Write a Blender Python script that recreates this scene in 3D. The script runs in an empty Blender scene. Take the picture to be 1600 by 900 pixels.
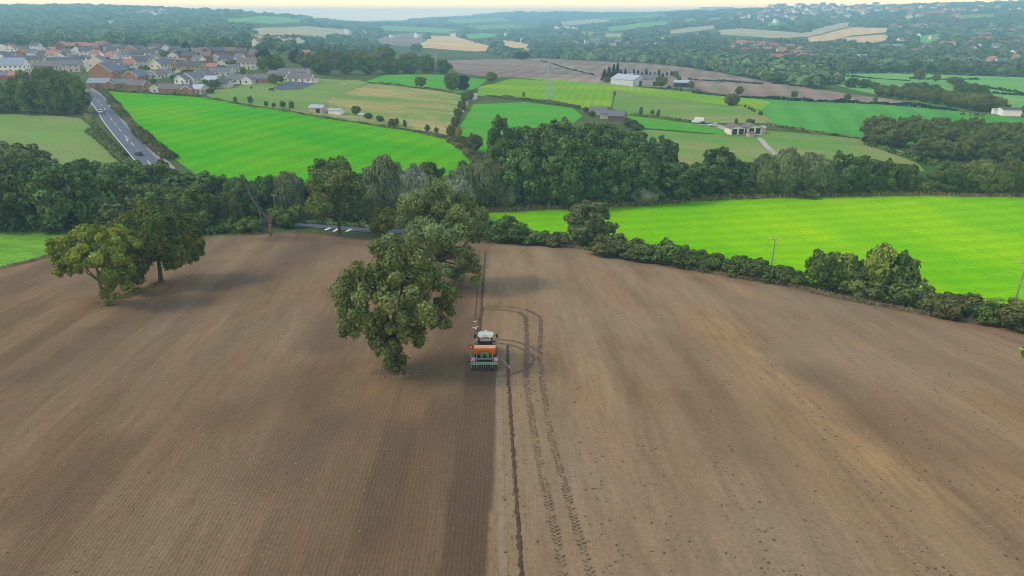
import bpy, math, random
import numpy as np
from mathutils import Vector, Matrix

# ------------------------------------------------------------------ camera, sky, sun, exposure
S = bpy.context.scene
C = S.collection
F = 1081.0                    # focal length in reference pixels (1600 wide)
CAM_H = 37.0
PITCH = math.radians(21.3)
cam_d = bpy.data.cameras.new('camera')
cam = bpy.data.objects.new('camera', cam_d)
C.objects.link(cam)
cam.location = (0, 0, CAM_H)
cam.rotation_euler = (math.radians(90) - PITCH, 0, 0)
cam_d.sensor_width = 36.0
cam_d.lens = 36.0 * F / 1600.0
cam_d.clip_start = 0.5
cam_d.clip_end = 60000
S.camera = cam

SUN_AZ, SUN_EL = math.radians(-98), math.radians(47)
w = bpy.data.worlds.new('World')
S.world = w
w.use_nodes = True
wn, wl = w.node_tree.nodes, w.node_tree.links
wn.clear()
sky = wn.new('ShaderNodeTexSky')
sky.sky_type = 'NISHITA'
sky.sun_disc = False
sky.sun_elevation = SUN_EL
sky.sun_rotation = SUN_AZ
sky.air_density = 1.0
sky.dust_density = 4.0
sky.ozone_density = 1.0
mixs = wn.new('ShaderNodeMixRGB')          # thin overcast veil over the clear sky
mixs.inputs['Fac'].default_value = 0.72
tcw = wn.new('ShaderNodeTexCoord')
sxw = wn.new('ShaderNodeSeparateXYZ')
veil = wn.new('ShaderNodeValToRGB')         # bright hazy cream low down, cooler thin cloud overhead
VS = 80.0
for i_, (ps_, c_) in enumerate(((0.0, (66, 37, 10)), (0.05, (48, 29, 11)), (0.25, (10.0, 11.8, 13.6)), (1.0, (7.0, 10.2, 17.0)))):
    el_ = veil.color_ramp.elements[i_] if i_ < 2 else veil.color_ramp.elements.new(ps_)
    el_.position = ps_
    el_.color = (c_[0] / VS, c_[1] / VS, c_[2] / VS, 1)
veil_s = wn.new('ShaderNodeVectorMath')
veil_s.operation = 'SCALE'
veil_s.inputs['Scale'].default_value = VS
wl.new(tcw.outputs['Generated'], sxw.inputs[0])
wl.new(sxw.outputs['Z'], veil.inputs[0])
wl.new(veil.outputs[0], veil_s.inputs[0])
wl.new(veil_s.outputs[0], mixs.inputs['Color2'])
bg = wn.new('ShaderNodeBackground')
bg.inputs['Strength'].default_value = 0.074
wo = wn.new('ShaderNodeOutputWorld')
wl.new(sky.outputs[0], mixs.inputs['Color1'])
wl.new(mixs.outputs[0], bg.inputs['Color'])
wl.new(bg.outputs[0], wo.inputs['Surface'])

sd = bpy.data.lights.new('sun', 'SUN')
sd.energy = 1.7
sd.angle = math.radians(13)
sd.color = (1.0, 0.88, 0.70)
sun = bpy.data.objects.new('sun', sd)
C.objects.link(sun)
sun.rotation_euler = Vector((math.sin(SUN_AZ) * math.cos(SUN_EL), math.cos(SUN_AZ) * math.cos(SUN_EL), math.sin(SUN_EL))).to_track_quat('Z', 'Y').to_euler()

S.view_settings.view_transform = 'Standard'
S.view_settings.look = 'None'
S.view_settings.gamma = 1.0
S.view_settings.exposure = 0.40
S.view_settings.use_curve_mapping = False
S.cycles.use_denoising = True
try:
    S.cycles.denoiser = 'OPENIMAGEDENOISE'
    S.cycles.denoising_input_passes = 'RGB_ALBEDO_NORMAL'
    S.cycles.denoising_prefilter = 'ACCURATE'
except Exception:
    pass
S.cycles.filter_width = 1.0
S.cycles.max_bounces = 5
S.cycles.diffuse_bounces = 2
S.cycles.transmission_bounces = 3
S.cycles.volume_bounces = 3
S.cycles.transparent_max_bounces = 6
HAZE_DENSITY = 0.00027
HAZE_COLOR = (0.42, 0.77, 1.0, 1)

rng = np.random.default_rng(7)
random.seed(7)

# ------------------------------------------------------------------ terrain
PROF = {
 -0.75: [(-90, 8), (0, 7.5), (34, 4.8), (71, 0.5), (92, -1.6), (115, -4.2), (140, -8), (160, -10.5), (180, -11), (215, -9), (260, -6), (320, -4), (400, -1.5), (430, 0), (650, 4), (900, 7), (1380, 12), (2000, 40), (2800, 88), (3500, 88), (5000, 80), (9800, 70)],
 -0.37: [(-90, 8), (0, 7.5), (34, 4.5), (71, 0.4), (100, -3.0), (130, -7), (155, -10.5), (175, -13), (200, -12.5), (230, -10.5), (300, -6), (400, -2), (430, 0), (500, 2), (650, 4), (800, 6), (900, 6.5), (1380, 8), (2000, 25), (2800, 62), (3500, 62), (5000, 60), (9800, 40)],
 -0.18: [(-90, 8), (0, 7.5), (34, 4.5), (71, 0.1), (108, -4.2), (135, -8.4), (158, -12.5), (176, -15.2), (205, -15), (230, -13), (280, -9), (400, -6), (430, -5), (500, -4), (650, -4), (800, -6), (900, -8), (1380, -16), (2000, -12), (2800, 0), (4000, 12), (6000, 18), (9800, 16)],
 0.0: [(-90, 8), (0, 7.5), (34, 4.5), (71, 0), (110, -5.2), (140, -9.8), (160, -13.6), (175, -16.5), (200, -17), (230, -15), (260, -12), (300, -10), (405, -9), (500, -9), (610, -10), (865, -13), (1280, -22), (2130, -17), (3245, 0), (5000, 40), (6500, 55), (9800, 50)],
 0.37: [(-90, 7.5), (0, 7), (34, 4.3), (71, -0.6), (100, -5), (125, -9.6), (145, -14), (160, -16.5), (220, -17), (260, -13.5), (330, -9.5), (405, -9), (441, -10), (520, -12), (700, -14), (1000, -17), (1300, -16), (1700, -3), (2100, 14), (2700, 40), (3500, 78), (5000, 82), (9800, 70)],
 0.75: [(-90, 6.5), (0, 6), (34, 3.8), (71, -2), (95, -6.3), (112, -11), (130, -14.5), (160, -16.5), (220, -17), (260, -14.5), (330, -12), (405, -11), (520, -13), (713, -15), (1060, -16), (1516, 2), (2000, 28), (2700, 70), (3500, 112), (5000, 112), (9800, 90)],
}
S0, S1, NS = math.log(10.0), math.log(10000.0), 1600
_ss = np.linspace(S0, S1, NS)
_us = np.array(sorted(PROF))
_tab = []
for u_ in _us:
    a = np.array(PROF[u_], float)
    zz = np.interp(_ss, np.log(a[:, 0] + 100.0), a[:, 1])
    k = np.exp(-0.5 * (np.arange(-45, 46) / 15.0) ** 2)
    k /= k.sum()
    zz = np.convolve(np.pad(zz, 45, mode='edge'), k, mode='valid')
    _tab.append(zz)
_tab = np.array(_tab)

def terrain(X, Y):
    X = np.asarray(X, float)
    Y = np.asarray(Y, float)
    si = np.clip((np.log(np.maximum(Y + 100.0, 10.5)) - S0) / (S1 - S0) * (NS - 1), 0, NS - 1.001)
    i = si.astype(int)
    f = si - i
    u = np.clip(X / np.maximum(Y, 40.0), _us[0] + 1e-6, _us[-1] - 1e-6)
    j = np.clip(np.searchsorted(_us, u) - 1, 0, len(_us) - 2)
    g = (u - _us[j]) / (_us[j + 1] - _us[j])
    g = g * g * (3 - 2 * g)
    a = _tab[j, i] * (1 - f) + _tab[j, i + 1] * f
    b = _tab[j + 1, i] * (1 - f) + _tab[j + 1, i + 1] * f
    z = a * (1 - g) + b * g
    z = z + 0.10 * np.sin(X / 9.0 + 1.3 * np.sin(Y / 23.0)) * np.sin(Y / 14.0 + X / 31.0)
    far = np.clip((Y - 300) / 900.0, 0, 1)
    z = z + far * 0.0016 * Y * (np.sin(X / (0.10 * Y + 30)) * np.sin(np.log(np.maximum(Y, 10)) * 17.0 + X / (0.23 * Y + 50)))
    f2 = np.clip((Y - 4300) / 1500.0, 0, 1)
    z = z + f2 * (22 * np.sin(X / 820.0 + 0.6) + 14 * np.sin(X / 370.0 + 2) + 10 * np.sin(X / 170.0 + Y / 900.0))
    return z

def tz(x, y):
    return float(terrain(x, y))

CP, SP = math.cos(PITCH), math.sin(PITCH)
_ys = np.exp(np.linspace(math.log(12), math.log(9700), 3000))

def P(px, py):
    """ground point met by the view ray of a reference pixel"""
    v = (py - 450.0) / F
    yc, zc = CP - v * SP, -SP - v * CP
    u = (px - 800.0) / F / yc
    zr = CAM_H + _ys * zc / yc
    d = terrain(u * _ys, _ys) - zr
    hit = np.nonzero(d >= 0)[0]
    if len(hit) == 0:
        k = int(np.argmax(np.where(_ys > 1500, d, -1e9)))
        y = _ys[k]
    else:
        k = hit[0]
        if k == 0:
            y = _ys[0]
        else:
            t = -d[k - 1] / (d[k] - d[k - 1] + 1e-9)
            y = _ys[k - 1] + t * (_ys[k] - _ys[k - 1])
    return Vector((u * y, y, tz(u * y, y)))

def depth(p):
    return p.y * CP + (CAM_H - p.z) * SP

def proj(x, y, z):
    zc = y * CP + (CAM_H - z) * SP
    dn = (CAM_H - z) * CP - y * SP
    return 800 + F * x / zc, 450 + F * dn / zc

def wpx(p, n):                      # n reference pixels across, in metres at p
    return n * depth(p) / F

def hpx(p, py, n):                  # height in metres of something at p reaching n pixels above row py
    v = (py - n - 450.0) / F
    return max(0.5, CAM_H + p.y * (-SP - v * CP) / (CP - v * SP) - p.z)

# ------------------------------------------------------------------ materials
MATS = {}

def new_mat(name):
    m = bpy.data.materials.new(name)
    m.use_nodes = True
    m.node_tree.nodes.clear()
    return m, m.node_tree.nodes, m.node_tree.links

def nd(n, t, **kw):
    x = n.new(t)
    for k, v in kw.items():
        setattr(x, k, v)
    return x

def noise(n, l, vec, scale, detail=3, rough=0.6):
    t = nd(n, 'ShaderNodeTexNoise')
    t.inputs['Scale'].default_value = scale
    t.inputs['Detail'].default_value = detail
    t.inputs['Roughness'].default_value = rough
    if vec is not None:
        l.new(vec, t.inputs['Vector'])
    return t.outputs['Fac']

def ramp(n, l, fac, a, b, ca=(0, 0, 0, 1), cb=(1, 1, 1, 1)):
    r = nd(n, 'ShaderNodeValToRGB')
    r.color_ramp.elements[0].position = a
    r.color_ramp.elements[1].position = b
    r.color_ramp.elements[0].color = ca
    r.color_ramp.elements[1].color = cb
    l.new(fac, r.inputs[0])
    return r.outputs[0]

def mix(n, l, fac, a, b, mode='MIX'):
    m = nd(n, 'ShaderNodeMixRGB', blend_type=mode)
    for sock, v in ((0, fac), (1, a), (2, b)):
        if hasattr(v, 'is_linked') or hasattr(v, 'links'):
            l.new(v, m.inputs[sock])
        elif isinstance(v, (int, float)):
            m.inputs[sock].default_value = v
        else:
            m.inputs[sock].default_value = (*v[:3], 1)
    return m.outputs[0]

def math_n(n, l, op, a, b=0.0):
    m = nd(n, 'ShaderNodeMath', operation=op)
    for sock, v in ((0, a), (1, b)):
        if hasattr(v, 'links'):
            l.new(v, m.inputs[sock])
        else:
            m.inputs[sock].default_value = v
    return m.outputs[0]

def paint(name, col, rough=0.6, metal=0.0, var=0.12, scale=6.0, spec=0.3):
    """plain material with a little procedural wear"""
    if name in MATS:
        return MATS[name]
    m, n, l = new_mat(name)
    tc = nd(n, 'ShaderNodeTexCoord')
    f = noise(n, l, tc.outputs['Object'], scale, 4)
    f2 = ramp(n, l, f, 0.3, 0.75)
    dark = tuple(c * (1 - 2 * var) for c in col)
    light = tuple(min(1, c * (1 + var)) for c in col)
    c = mix(n, l, f2, dark, light)
    b = nd(n, 'ShaderNodeBsdfPrincipled')
    l.new(c, b.inputs['Base Color'])
    b.inputs['Roughness'].default_value = rough
    b.inputs['Metallic'].default_value = metal
    b.inputs['Specular IOR Level'].default_value = spec
    o = nd(n, 'ShaderNodeOutputMaterial')
    l.new(b.outputs[0], o.inputs[0])
    MATS[name] = m
    return m

def grass(name, ca, cb, cc=None, scale=0.03, stripe=None, patch=0.5, thr=(0.42, 0.6)):
    """field cover: two greens in broad drifts, a third colour in patches, faint drill or mowing lines"""
    if name in MATS:
        return MATS[name]
    m, n, l = new_mat(name)
    tc = nd(n, 'ShaderNodeTexCoord')
    v = tc.outputs['Object']
    mp = nd(n, 'ShaderNodeMapping')
    mp.inputs['Scale'].default_value = (1, 1.0, 1)
    mp.inputs['Rotation'].default_value = (0, 0, (stripe or (0.3,))[0])
    l.new(v, mp.inputs['Vector'])
    mp2 = nd(n, 'ShaderNodeMapping')
    mp2.inputs['Scale'].default_value = (0.55, 1.3, 1)
    l.new(mp.outputs[0], mp2.inputs['Vector'])
    f = ramp(n, l, noise(n, l, mp2.outputs[0], scale, 5, 0.62), 0.36, 0.66)
    c = mix(n, l, f, ca, cb)
    if cc is not None:
        f3 = ramp(n, l, noise(n, l, mp2.outputs[0], scale * 1.7, 6, 0.68), thr[0], thr[1])
        f3 = math_n(n, l, 'MULTIPLY', f3, patch)
        c = mix(n, l, f3, c, cc)
    fine = ramp(n, l, noise(n, l, v, 0.9, 5, 0.75), 0.25, 0.8, (0.72, 0.72, 0.72, 1), (1.22, 1.22, 1.22, 1))
    c = mix(n, l, 1.0, c, fine, 'MULTIPLY')
    if stripe:
        wv = nd(n, 'ShaderNodeTexWave', wave_type='BANDS', bands_direction='X')
        wv.inputs['Scale'].default_value = stripe[1]
        wv.inputs['Distortion'].default_value = 2.5
        wv.inputs['Detail'].default_value = 2
        wv.inputs['Detail Scale'].default_value = 0.6
        l.new(mp.outputs[0], wv.inputs['Vector'])
        sc = ramp(n, l, wv.outputs['Fac'], 0.2, 0.8, (1 - stripe[2],) * 3 + (1,), (1 + stripe[2],) * 3 + (1,))
        c = mix(n, l, 1.0, c, sc, 'MULTIPLY')
    b = nd(n, 'ShaderNodeBsdfPrincipled')
    l.new(c, b.inputs['Base Color'])
    b.inputs['Roughness'].default_value = 0.95
    b.inputs['Specular IOR Level'].default_value = 0.0
    bp = nd(n, 'ShaderNodeBump')
    bp.inputs['Strength'].default_value = 0.5
    bp.inputs['Distance'].default_value = 0.25
    l.new(noise(n, l, v, 2.2, 4, 0.7), bp.inputs['Height'])
    l.new(bp.outputs[0], b.inputs['Normal'])
    o = nd(n, 'ShaderNodeOutputMaterial')
    l.new(b.outputs[0], o.inputs[0])
    MATS[name] = m
    return m

def leafy(name, ca, cb, cc=None, trans=0.22):
    """foliage: colour varies leaf by leaf (tint attribute) and tree by tree"""
    if name in MATS:
        return MATS[name]
    m, n, l = new_mat(name)
    at = nd(n, 'ShaderNodeAttribute', attribute_name='tint')
    oi = nd(n, 'ShaderNodeObjectInfo')
    c = mix(n, l, at.outputs['Fac'], ca, cb)
    if cc is not None:
        tc = nd(n, 'ShaderNodeTexCoord')
        f = ramp(n, l, noise(n, l, tc.outputs['Object'], 0.35, 3), 0.48, 0.68)
        c = mix(n, l, math_n(n, l, 'MULTIPLY', f, 0.6), c, cc)
    hv = nd(n, 'ShaderNodeHueSaturation')
    l.new(c, hv.inputs['Color'])
    l.new(math_n(n, l, 'ADD', math_n(n, l, 'MULTIPLY', oi.outputs['Random'], 0.014), 0.495), hv.inputs['Hue'])
    l.new(math_n(n, l, 'ADD', math_n(n, l, 'MULTIPLY', oi.outputs['Random'], 0.28), 0.90), hv.inputs['Value'])
    d = nd(n, 'ShaderNodeBsdfDiffuse')
    t = nd(n, 'ShaderNodeBsdfTranslucent')
    l.new(hv.outputs[0], d.inputs[0])
    l.new(hv.outputs[0], t.inputs[0])
    ms = nd(n, 'ShaderNodeMixShader')
    ms.inputs[0].default_value = trans
    l.new(d.outputs[0], ms.inputs[1])
    l.new(t.outputs[0], ms.inputs[2])
    o = nd(n, 'ShaderNodeOutputMaterial')
    l.new(ms.outputs[0], o.inputs[0])
    MATS[name] = m
    return m

# ------------------------------------------------------------------ object helpers
REG = []            # (object, base label, where phrase, category, group, kind)

def tag(o, label=None, cat=None, group=None, kind=None):
    if label: o['label'] = label
    if cat: o['category'] = cat
    if group: o['group'] = group
    if kind: o['kind'] = kind
    return o

def reg(o, base, where, cat, group=None):
    """label later: when several things carry the same base and place, their order along the row is added"""
    REG.append((o, base, where, cat, group))
    return o

def link_mesh(name, me, mat, parent=None, loc=None):
    o = bpy.data.objects.new(name, me)
    C.objects.link(o)
    if mat is not None and len(me.materials) == 0:
        me.materials.append(mat)
    if parent is not None:
        o.parent = parent
    if loc is not None:
        o.location = loc
    return o

def np_mesh(name, V, faces_flat, loop_tot, smooth=False, attrs=None):
    """fast mesh from arrays: V (n,3), flat loop vertex indices, loops per face"""
    me = bpy.data.meshes.new(name)
    V = np.asarray(V, np.float32)
    ff = np.asarray(faces_flat, np.int32)
    lt = np.asarray(loop_tot, np.int32)
    ls = np.concatenate(([0], np.cumsum(lt)[:-1])).astype(np.int32)
    me.vertices.add(len(V))
    me.vertices.foreach_set('co', V.ravel())
    me.loops.add(len(ff))
    me.loops.foreach_set('vertex_index', ff)
    me.polygons.add(len(lt))
    me.polygons.foreach_set('loop_start', ls)
    try:
        me.polygons.foreach_set('loop_total', lt)
    except Exception:
        pass
    if smooth:
        me.polygons.foreach_set('use_smooth', np.ones(len(lt), bool))
    for k, a in (attrs or {}).items():
        at = me.attributes.new(k, 'FLOAT', 'POINT')
        at.data.foreach_set('value', np.asarray(a, np.float32))
    me.update(calc_edges=True)
    me.validate()
    return me

class MB:
    """collects boxes, tubes and prisms into one mesh"""
    def __init__(self):
        self.v, self.f = [], []
    def add(self, vs, fs):
        b = len(self.v)
        self.v += [tuple(p) for p in vs]
        self.f += [tuple(b + i for i in f) for f in fs]
        return self
    def box(self, c, s, rz=0.0, rx=0.0, ry=0.0, taper=1.0):
        M = Matrix.Rotation(rz, 3, 'Z') @ Matrix.Rotation(ry, 3, 'Y') @ Matrix.Rotation(rx, 3, 'X')
        vs = []
        for z in (-.5, .5):
            k = taper if z > 0 else 1.0
            for x, y in ((-.5, -.5), (.5, -.5), (.5, .5), (-.5, .5)):
                vs.append(Vector(c) + M @ Vector((x * s[0] * k, y * s[1] * k, z * s[2])))
        return self.add(vs, [(3, 2, 1, 0), (4, 5, 6, 7), (0, 1, 5, 4), (1, 2, 6, 5), (2, 3, 7, 6), (3, 0, 4, 7)])
    def tube(self, pts, r, n=8, cap=True):
        pts = [Vector(p) for p in pts]
        rr = r if isinstance(r, (list, tuple)) else [r] * len(pts)
        vs, fs = [], []
        for i, p in enumerate(pts):
            d = (pts[min(i + 1, len(pts) - 1)] - pts[max(i - 1, 0)]).normalized()
            a = d.cross(Vector((0, 0, 1)))
            if a.length < 1e-3: a = Vector((1, 0, 0))
            a.normalize()
            b = d.cross(a)
            for k in range(n):
                t = 2 * math.pi * k / n
                vs.append(p + (a * math.cos(t) + b * math.sin(t)) * rr[i])
        for i in range(len(pts) - 1):
            for k in range(n):
                fs.append((i * n + k, i * n + (k + 1) % n, (i + 1) * n + (k + 1) % n, (i + 1) * n + k))
        if cap:
            fs.append(tuple(range(n - 1, -1, -1)))
            fs.append(tuple((len(pts) - 1) * n + k for k in range(n)))
        return self.add(vs, fs)
    def prism(self, prof, a, b, axis='X'):
        """extrude a closed 2D profile from a to b along an axis (profile is in the other two axes)"""
        n = len(prof)
        def pt(p, t):
            return {'X': (t, p[0], p[1]), 'Y': (p[0], t, p[1]), 'Z': (p[0], p[1], t)}[axis]
        vs = [pt(p, a) for p in prof] + [pt(p, b) for p in prof]
        fs = [(i, (i + 1) % n, n + (i + 1) % n, n + i) for i in range(n)]
        fs += [tuple(range(n - 1, -1, -1)), tuple(range(n, 2 * n))]
        return self.add(vs, fs)
    def mesh(self, name):
        me = bpy.data.meshes.new(name)
        me.from_pydata(self.v, [], self.f)
        me.update()
        import bmesh
        bm = bmesh.new()
        bm.from_mesh(me)
        bmesh.ops.recalc_face_normals(bm, faces=bm.faces)
        bm.to_mesh(me)
        bm.free()
        return me
    def build(self, name, mat, parent=None, loc=None, bevel=0.0):
        o = link_mesh(name, self.mesh(name), mat, parent, loc)
        if bevel:
            m = o.modifiers.new('edge', 'BEVEL')
            m.width = bevel
            m.segments = 2
        return o

def empty(name, loc=(0, 0, 0), rz=0.0):
    o = bpy.data.objects.new(name, None)
    C.objects.link(o)
    o.location = loc
    o.rotation_euler = (0, 0, rz)
    o.empty_display_size = 0.5
    return o

def copy_tree(o, parent=None):
    c = o.copy()
    C.objects.link(c)
    if parent is not None:
        c.parent = parent
    for ch in o.children:
        copy_tree(ch, c)
    return c

# ------------------------------------------------------------------ draped sheets
def rows_to(y1):
    return np.exp(np.linspace(math.log(30), math.log(y1 + 90), 600)) - 90.0

G_ROWS = rows_to(9700)
G_COLS = np.linspace(-1.3, 1.3, 340)
G_OFF = 90.0

def pip(poly, X, Y):
    """points in polygon (even-odd), vectorised"""
    r = np.zeros(np.shape(X), bool)
    n = len(poly)
    for i in range(n):
        x1, y1 = poly[i]
        x2, y2 = poly[(i + 1) % n]
        c = ((y1 > Y) != (y2 > Y))
        with np.errstate(divide='ignore', invalid='ignore'):
            t = (x2 - x1) * (Y - y1) / (y2 - y1 + 1e-12) + x1
        r ^= c & (X < t)
    return r

def clip_cell(poly, cell):
    out = poly
    n = len(cell)
    for i in range(n):
        a, b = cell[i], cell[(i + 1) % n]
        ex, ey = b[0] - a[0], b[1] - a[1]
        inp, out = out, []
        if not inp: break
        for k in range(len(inp)):
            p, q = inp[k - 1], inp[k]
            sp = ex * (p[1] - a[1]) - ey * (p[0] - a[0])
            sq = ex * (q[1] - a[1]) - ey * (q[0] - a[0])
            if (sp >= 0) != (sq >= 0):
                t = sp / (sp - sq)
                out.append((p[0] + t * (q[0] - p[0]), p[1] + t * (q[1] - p[1])))
            if sq >= 0: out.append(q)
    return out

def drape_mesh(name, poly, off=0.03, rel=0.0003, rows=None, cols=None, goff=G_OFF):
    """sheet following the terrain inside a polygon of (x, y) points, cut exactly along its outline"""
    R = G_ROWS if rows is None else rows
    K = G_COLS if cols is None else cols
    poly = [(float(a), float(b)) for a, b in poly]
    pa = np.array(poly)
    i0 = max(0, np.searchsorted(R, pa[:, 1].min()) - 2)
    i1 = min(len(R) - 1, np.searchsorted(R, pa[:, 1].max()) + 1)
    u = pa[:, 0] / (pa[:, 1] + goff)
    j0 = max(0, np.searchsorted(K, u.min()) - 2)
    j1 = min(len(K) - 1, np.searchsorted(K, u.max()) + 1)
    Rr, Kk = R[i0:i1 + 1], K[j0:j1 + 1]
    YY, UU = np.meshgrid(Rr, Kk, indexing='ij')
    XX = UU * (YY + goff)
    ins = pip(poly, XX, YY)
    mark = np.zeros((len(Rr) - 1, len(Kk) - 1), bool)
    for a in range(len(poly)):
        p, q = pa[a], pa[(a + 1) % len(poly)]
        t = np.linspace(0, 1, 900)
        x, y = p[0] + t * (q[0] - p[0]), p[1] + t * (q[1] - p[1])
        ii = np.searchsorted(Rr, y, side='right') - 1
        jj = np.searchsorted(Kk, x / (y + goff), side='right') - 1
        ok = (ii >= 0) & (ii < mark.shape[0]) & (jj >= 0) & (jj < mark.shape[1])
        mark[ii[ok], jj[ok]] = True
    allin = ins[:-1, :-1] & ins[1:, :-1] & ins[:-1, 1:] & ins[1:, 1:]
    somein = ins[:-1, :-1] | ins[1:, :-1] | ins[:-1, 1:] | ins[1:, 1:]
    full = allin & ~mark
    part = mark | (somein & ~full)
    fi, fj = np.nonzero(full)
    W = len(Kk)
    quads = np.stack([fi * W + fj, fi * W + fj + 1, (fi + 1) * W + fj + 1, (fi + 1) * W + fj], 1)
    used = np.unique(quads) if len(quads) else np.zeros(0, int)
    remap = np.zeros(XX.size, int)
    remap[used] = np.arange(len(used))
    vx, vy = list(XX.ravel()[used]), list(YY.ravel()[used])
    flat = list(remap[quads].ravel()) if len(quads) else []
    tot = [4] * len(quads)
    for i, j in zip(*np.nonzero(part)):
        cell = [(XX[i, j], YY[i, j]), (XX[i, j + 1], YY[i, j + 1]), (XX[i + 1, j + 1], YY[i + 1, j + 1]), (XX[i + 1, j], YY[i + 1, j])]
        c = clip_cell(poly, cell)
        if len(c) < 3: continue
        ar = sum(c[k - 1][0] * c[k][1] - c[k][0] * c[k - 1][1] for k in range(len(c)))
        if abs(ar) < 1e-6: continue
        b = len(vx)
        for p in c:
            vx.append(p[0]); vy.append(p[1])
        flat += list(range(b, b + len(c)))
        tot.append(len(c))
    vx, vy = np.array(vx), np.array(vy)
    vz = terrain(vx, vy) + off + np.maximum(vy, 0) * rel
    return np_mesh(name, np.stack([vx, vy, vz], 1), flat, tot, smooth=True), vx, vy

def pxpoly(pts, wob=0.0):
    out = []
    for a, b in pts:
        p = P(a, b)
        out.append((p.x, p.y))
    return out

FIELDS = []         # world polygons already taken by open ground; woods keep out of them

def field(name, mat, pts, off=0.03, label=None, keep=True):
    poly = pxpoly(pts)
    me, _, _ = drape_mesh(name, poly, off)
    o = link_mesh(name, me, mat)
    o['kind'] = 'structure'
    if keep: FIELDS.append((poly, pts))
    return o

def ribbon(name, mat, pts, width, off=0.06, rel=0.0003, step=1.5, kind='structure', parent=None, jag=0.0, seed=0, arch=0.0):
    """strip following a polyline of world points over the ground"""
    pts = [Vector((p[0], p[1], 0)) for p in pts]
    line = []
    for a, b in zip(pts[:-1], pts[1:]):
        n = max(1, int((b - a).length / step))
        line += [a.lerp(b, k / n) for k in range(n)]
    line.append(pts[-1])
    for _ in range(2):
        line = [line[0]] + [(line[i - 1] + line[i] * 2 + line[i + 1]) / 4 for i in range(1, len(line) - 1)] + [line[-1]]
    rg = np.random.default_rng(seed)
    m = 4
    V, fl, tt = [], [], []
    for i, p in enumerate(line):
        d = (line[min(i + 1, len(line) - 1)] - line[max(i - 1, 0)]).normalized()
        s = Vector((d.y, -d.x, 0))
        wd = width(i / (len(line) - 1)) if callable(width) else width
        for k in range(m + 1):
            t = k / m - 0.5
            e = wd * t + (rg.normal(0, jag) if jag and k in (0, m) else 0)
            q = p + s * e
            V.append((q.x, q.y, tz(q.x, q.y) + off + rel * max(q.y, 0) + arch * (0.25 - t * t) * 4 + (rg.normal(0, jag * 0.3) if jag else 0)))
    for i in range(len(line) - 1):
        for k in range(m):
            a = i * (m + 1) + k
            fl += [a, a + 1, a + m + 2, a + m + 1]
            tt.append(4)
    o = link_mesh(name, np_mesh(name, V, fl, tt, smooth=True), mat, parent)
    if kind: o['kind'] = kind
    return o, line

# ------------------------------------------------------------------ foliage
def leaf_mesh(name, cen, nor, size, tint, aspect=0.6, hang=False, rg=rng):
    """one diamond-shaped leaf clump per centre"""
    N = len(cen)
    nor = nor / (np.linalg.norm(nor, axis=1, keepdims=True) + 1e-9)
    ref = rg.normal(size=(N, 3))
    if hang: ref = np.tile([[0, 0, 1.0]], (N, 1)) + rg.normal(0, 0.25, (N, 3))
    a = ref - nor * np.sum(ref * nor, axis=1, keepdims=True)
    a /= np.linalg.norm(a, axis=1, keepdims=True) + 1e-9
    b = np.cross(nor, a)
    s = np.asarray(size).reshape(-1, 1) * (0.65 + 0.7 * rg.random((N, 1)))
    bend = nor * s * 0.18
    V = np.empty((N, 4, 3))
    V[:, 0] = cen + a * s - bend
    V[:, 1] = cen + b * s * aspect + bend
    V[:, 2] = cen - a * s - bend
    V[:, 3] = cen - b * s * aspect + bend
    idx = np.arange(N * 4)
    return np_mesh(name, V.reshape(-1, 3), idx, np.full(N, 4), attrs={'tint': np.repeat(tint, 4)})

def crown_points(rg, lobes, n, ctr, inner=0.25, low=None, up=0.15, fluff=0.16):
    """leaf positions on the skins of overlapping lobes (x, y, z, r), none deep inside a neighbour"""
    L = np.array(lobes)
    pr = L[:, 3] ** 2
    pr = pr / pr.sum()
    outc, outn, outt = [], [], []
    have = 0
    lt = rg.random(len(L))
    nn_ = n
    n = min(n, 9000)
    while have < nn_:
        k = rg.choice(len(L), n, p=pr)
        d = rg.normal(size=(n, 3))
        d /= np.linalg.norm(d, axis=1, keepdims=True)
        sub = 1 + fluff * np.sin(d[:, :1] * 7 + k[:, None]) * np.sin(d[:, 1:2] * 6 + 2 * k[:, None]) + fluff * 0.7 * np.sin(d[:, 2:3] * 9 + k[:, None])
        rr = L[k, 3:4] * sub * (1 - inner * rg.random((n, 1)) ** 1.5 + 0.10 * rg.random((n, 1)) ** 3)
        p = L[k, :3] + d * rr
        dist = np.linalg.norm(p[:, None, :] - L[None, :, :3], axis=2) / L[None, :, 3]
        dist[np.arange(n), k] = 9
        ok = dist.min(axis=1) > 0.78
        if low is not None: ok &= p[:, 2] > low
        od = p - ctr
        od /= np.linalg.norm(od, axis=1, keepdims=True) + 1e-9
        nn = d * 0.75 + od * 0.25 + rg.normal(0, 0.42, (n, 3)) + np.array([0, 0, up])
        outc.append(p[ok]); outn.append(nn[ok])
        outt.append(np.clip(lt[k][ok] * 0.5 + rg.random(ok.sum()) ** 1.4 * 0.5, 0, 1))
        have += ok.sum()
        if ok.sum() == 0: break
    n = nn_
    return np.concatenate(outc)[:n], np.concatenate(outn)[:n], np.concatenate(outt)[:n]

def sub_lobes(rg, lobes, k=5, rr=(0.30, 0.46), core=True):
    """break every lobe into smaller leaf masses with gaps between them"""
    out = []
    for (x, y, z, r) in lobes:
        for _ in range(k):
            d = rg.normal(size=3)
            d[2] = d[2] * .8 + .25
            d /= np.linalg.norm(d)
            q = rg.uniform(*rr) * r
            t = r * rg.uniform(.60, .92)
            out.append((x + d[0] * t, y + d[1] * t, z + d[2] * t * .85, q))
        if core: out.append((x, y, z, r * .72))
    return out

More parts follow.
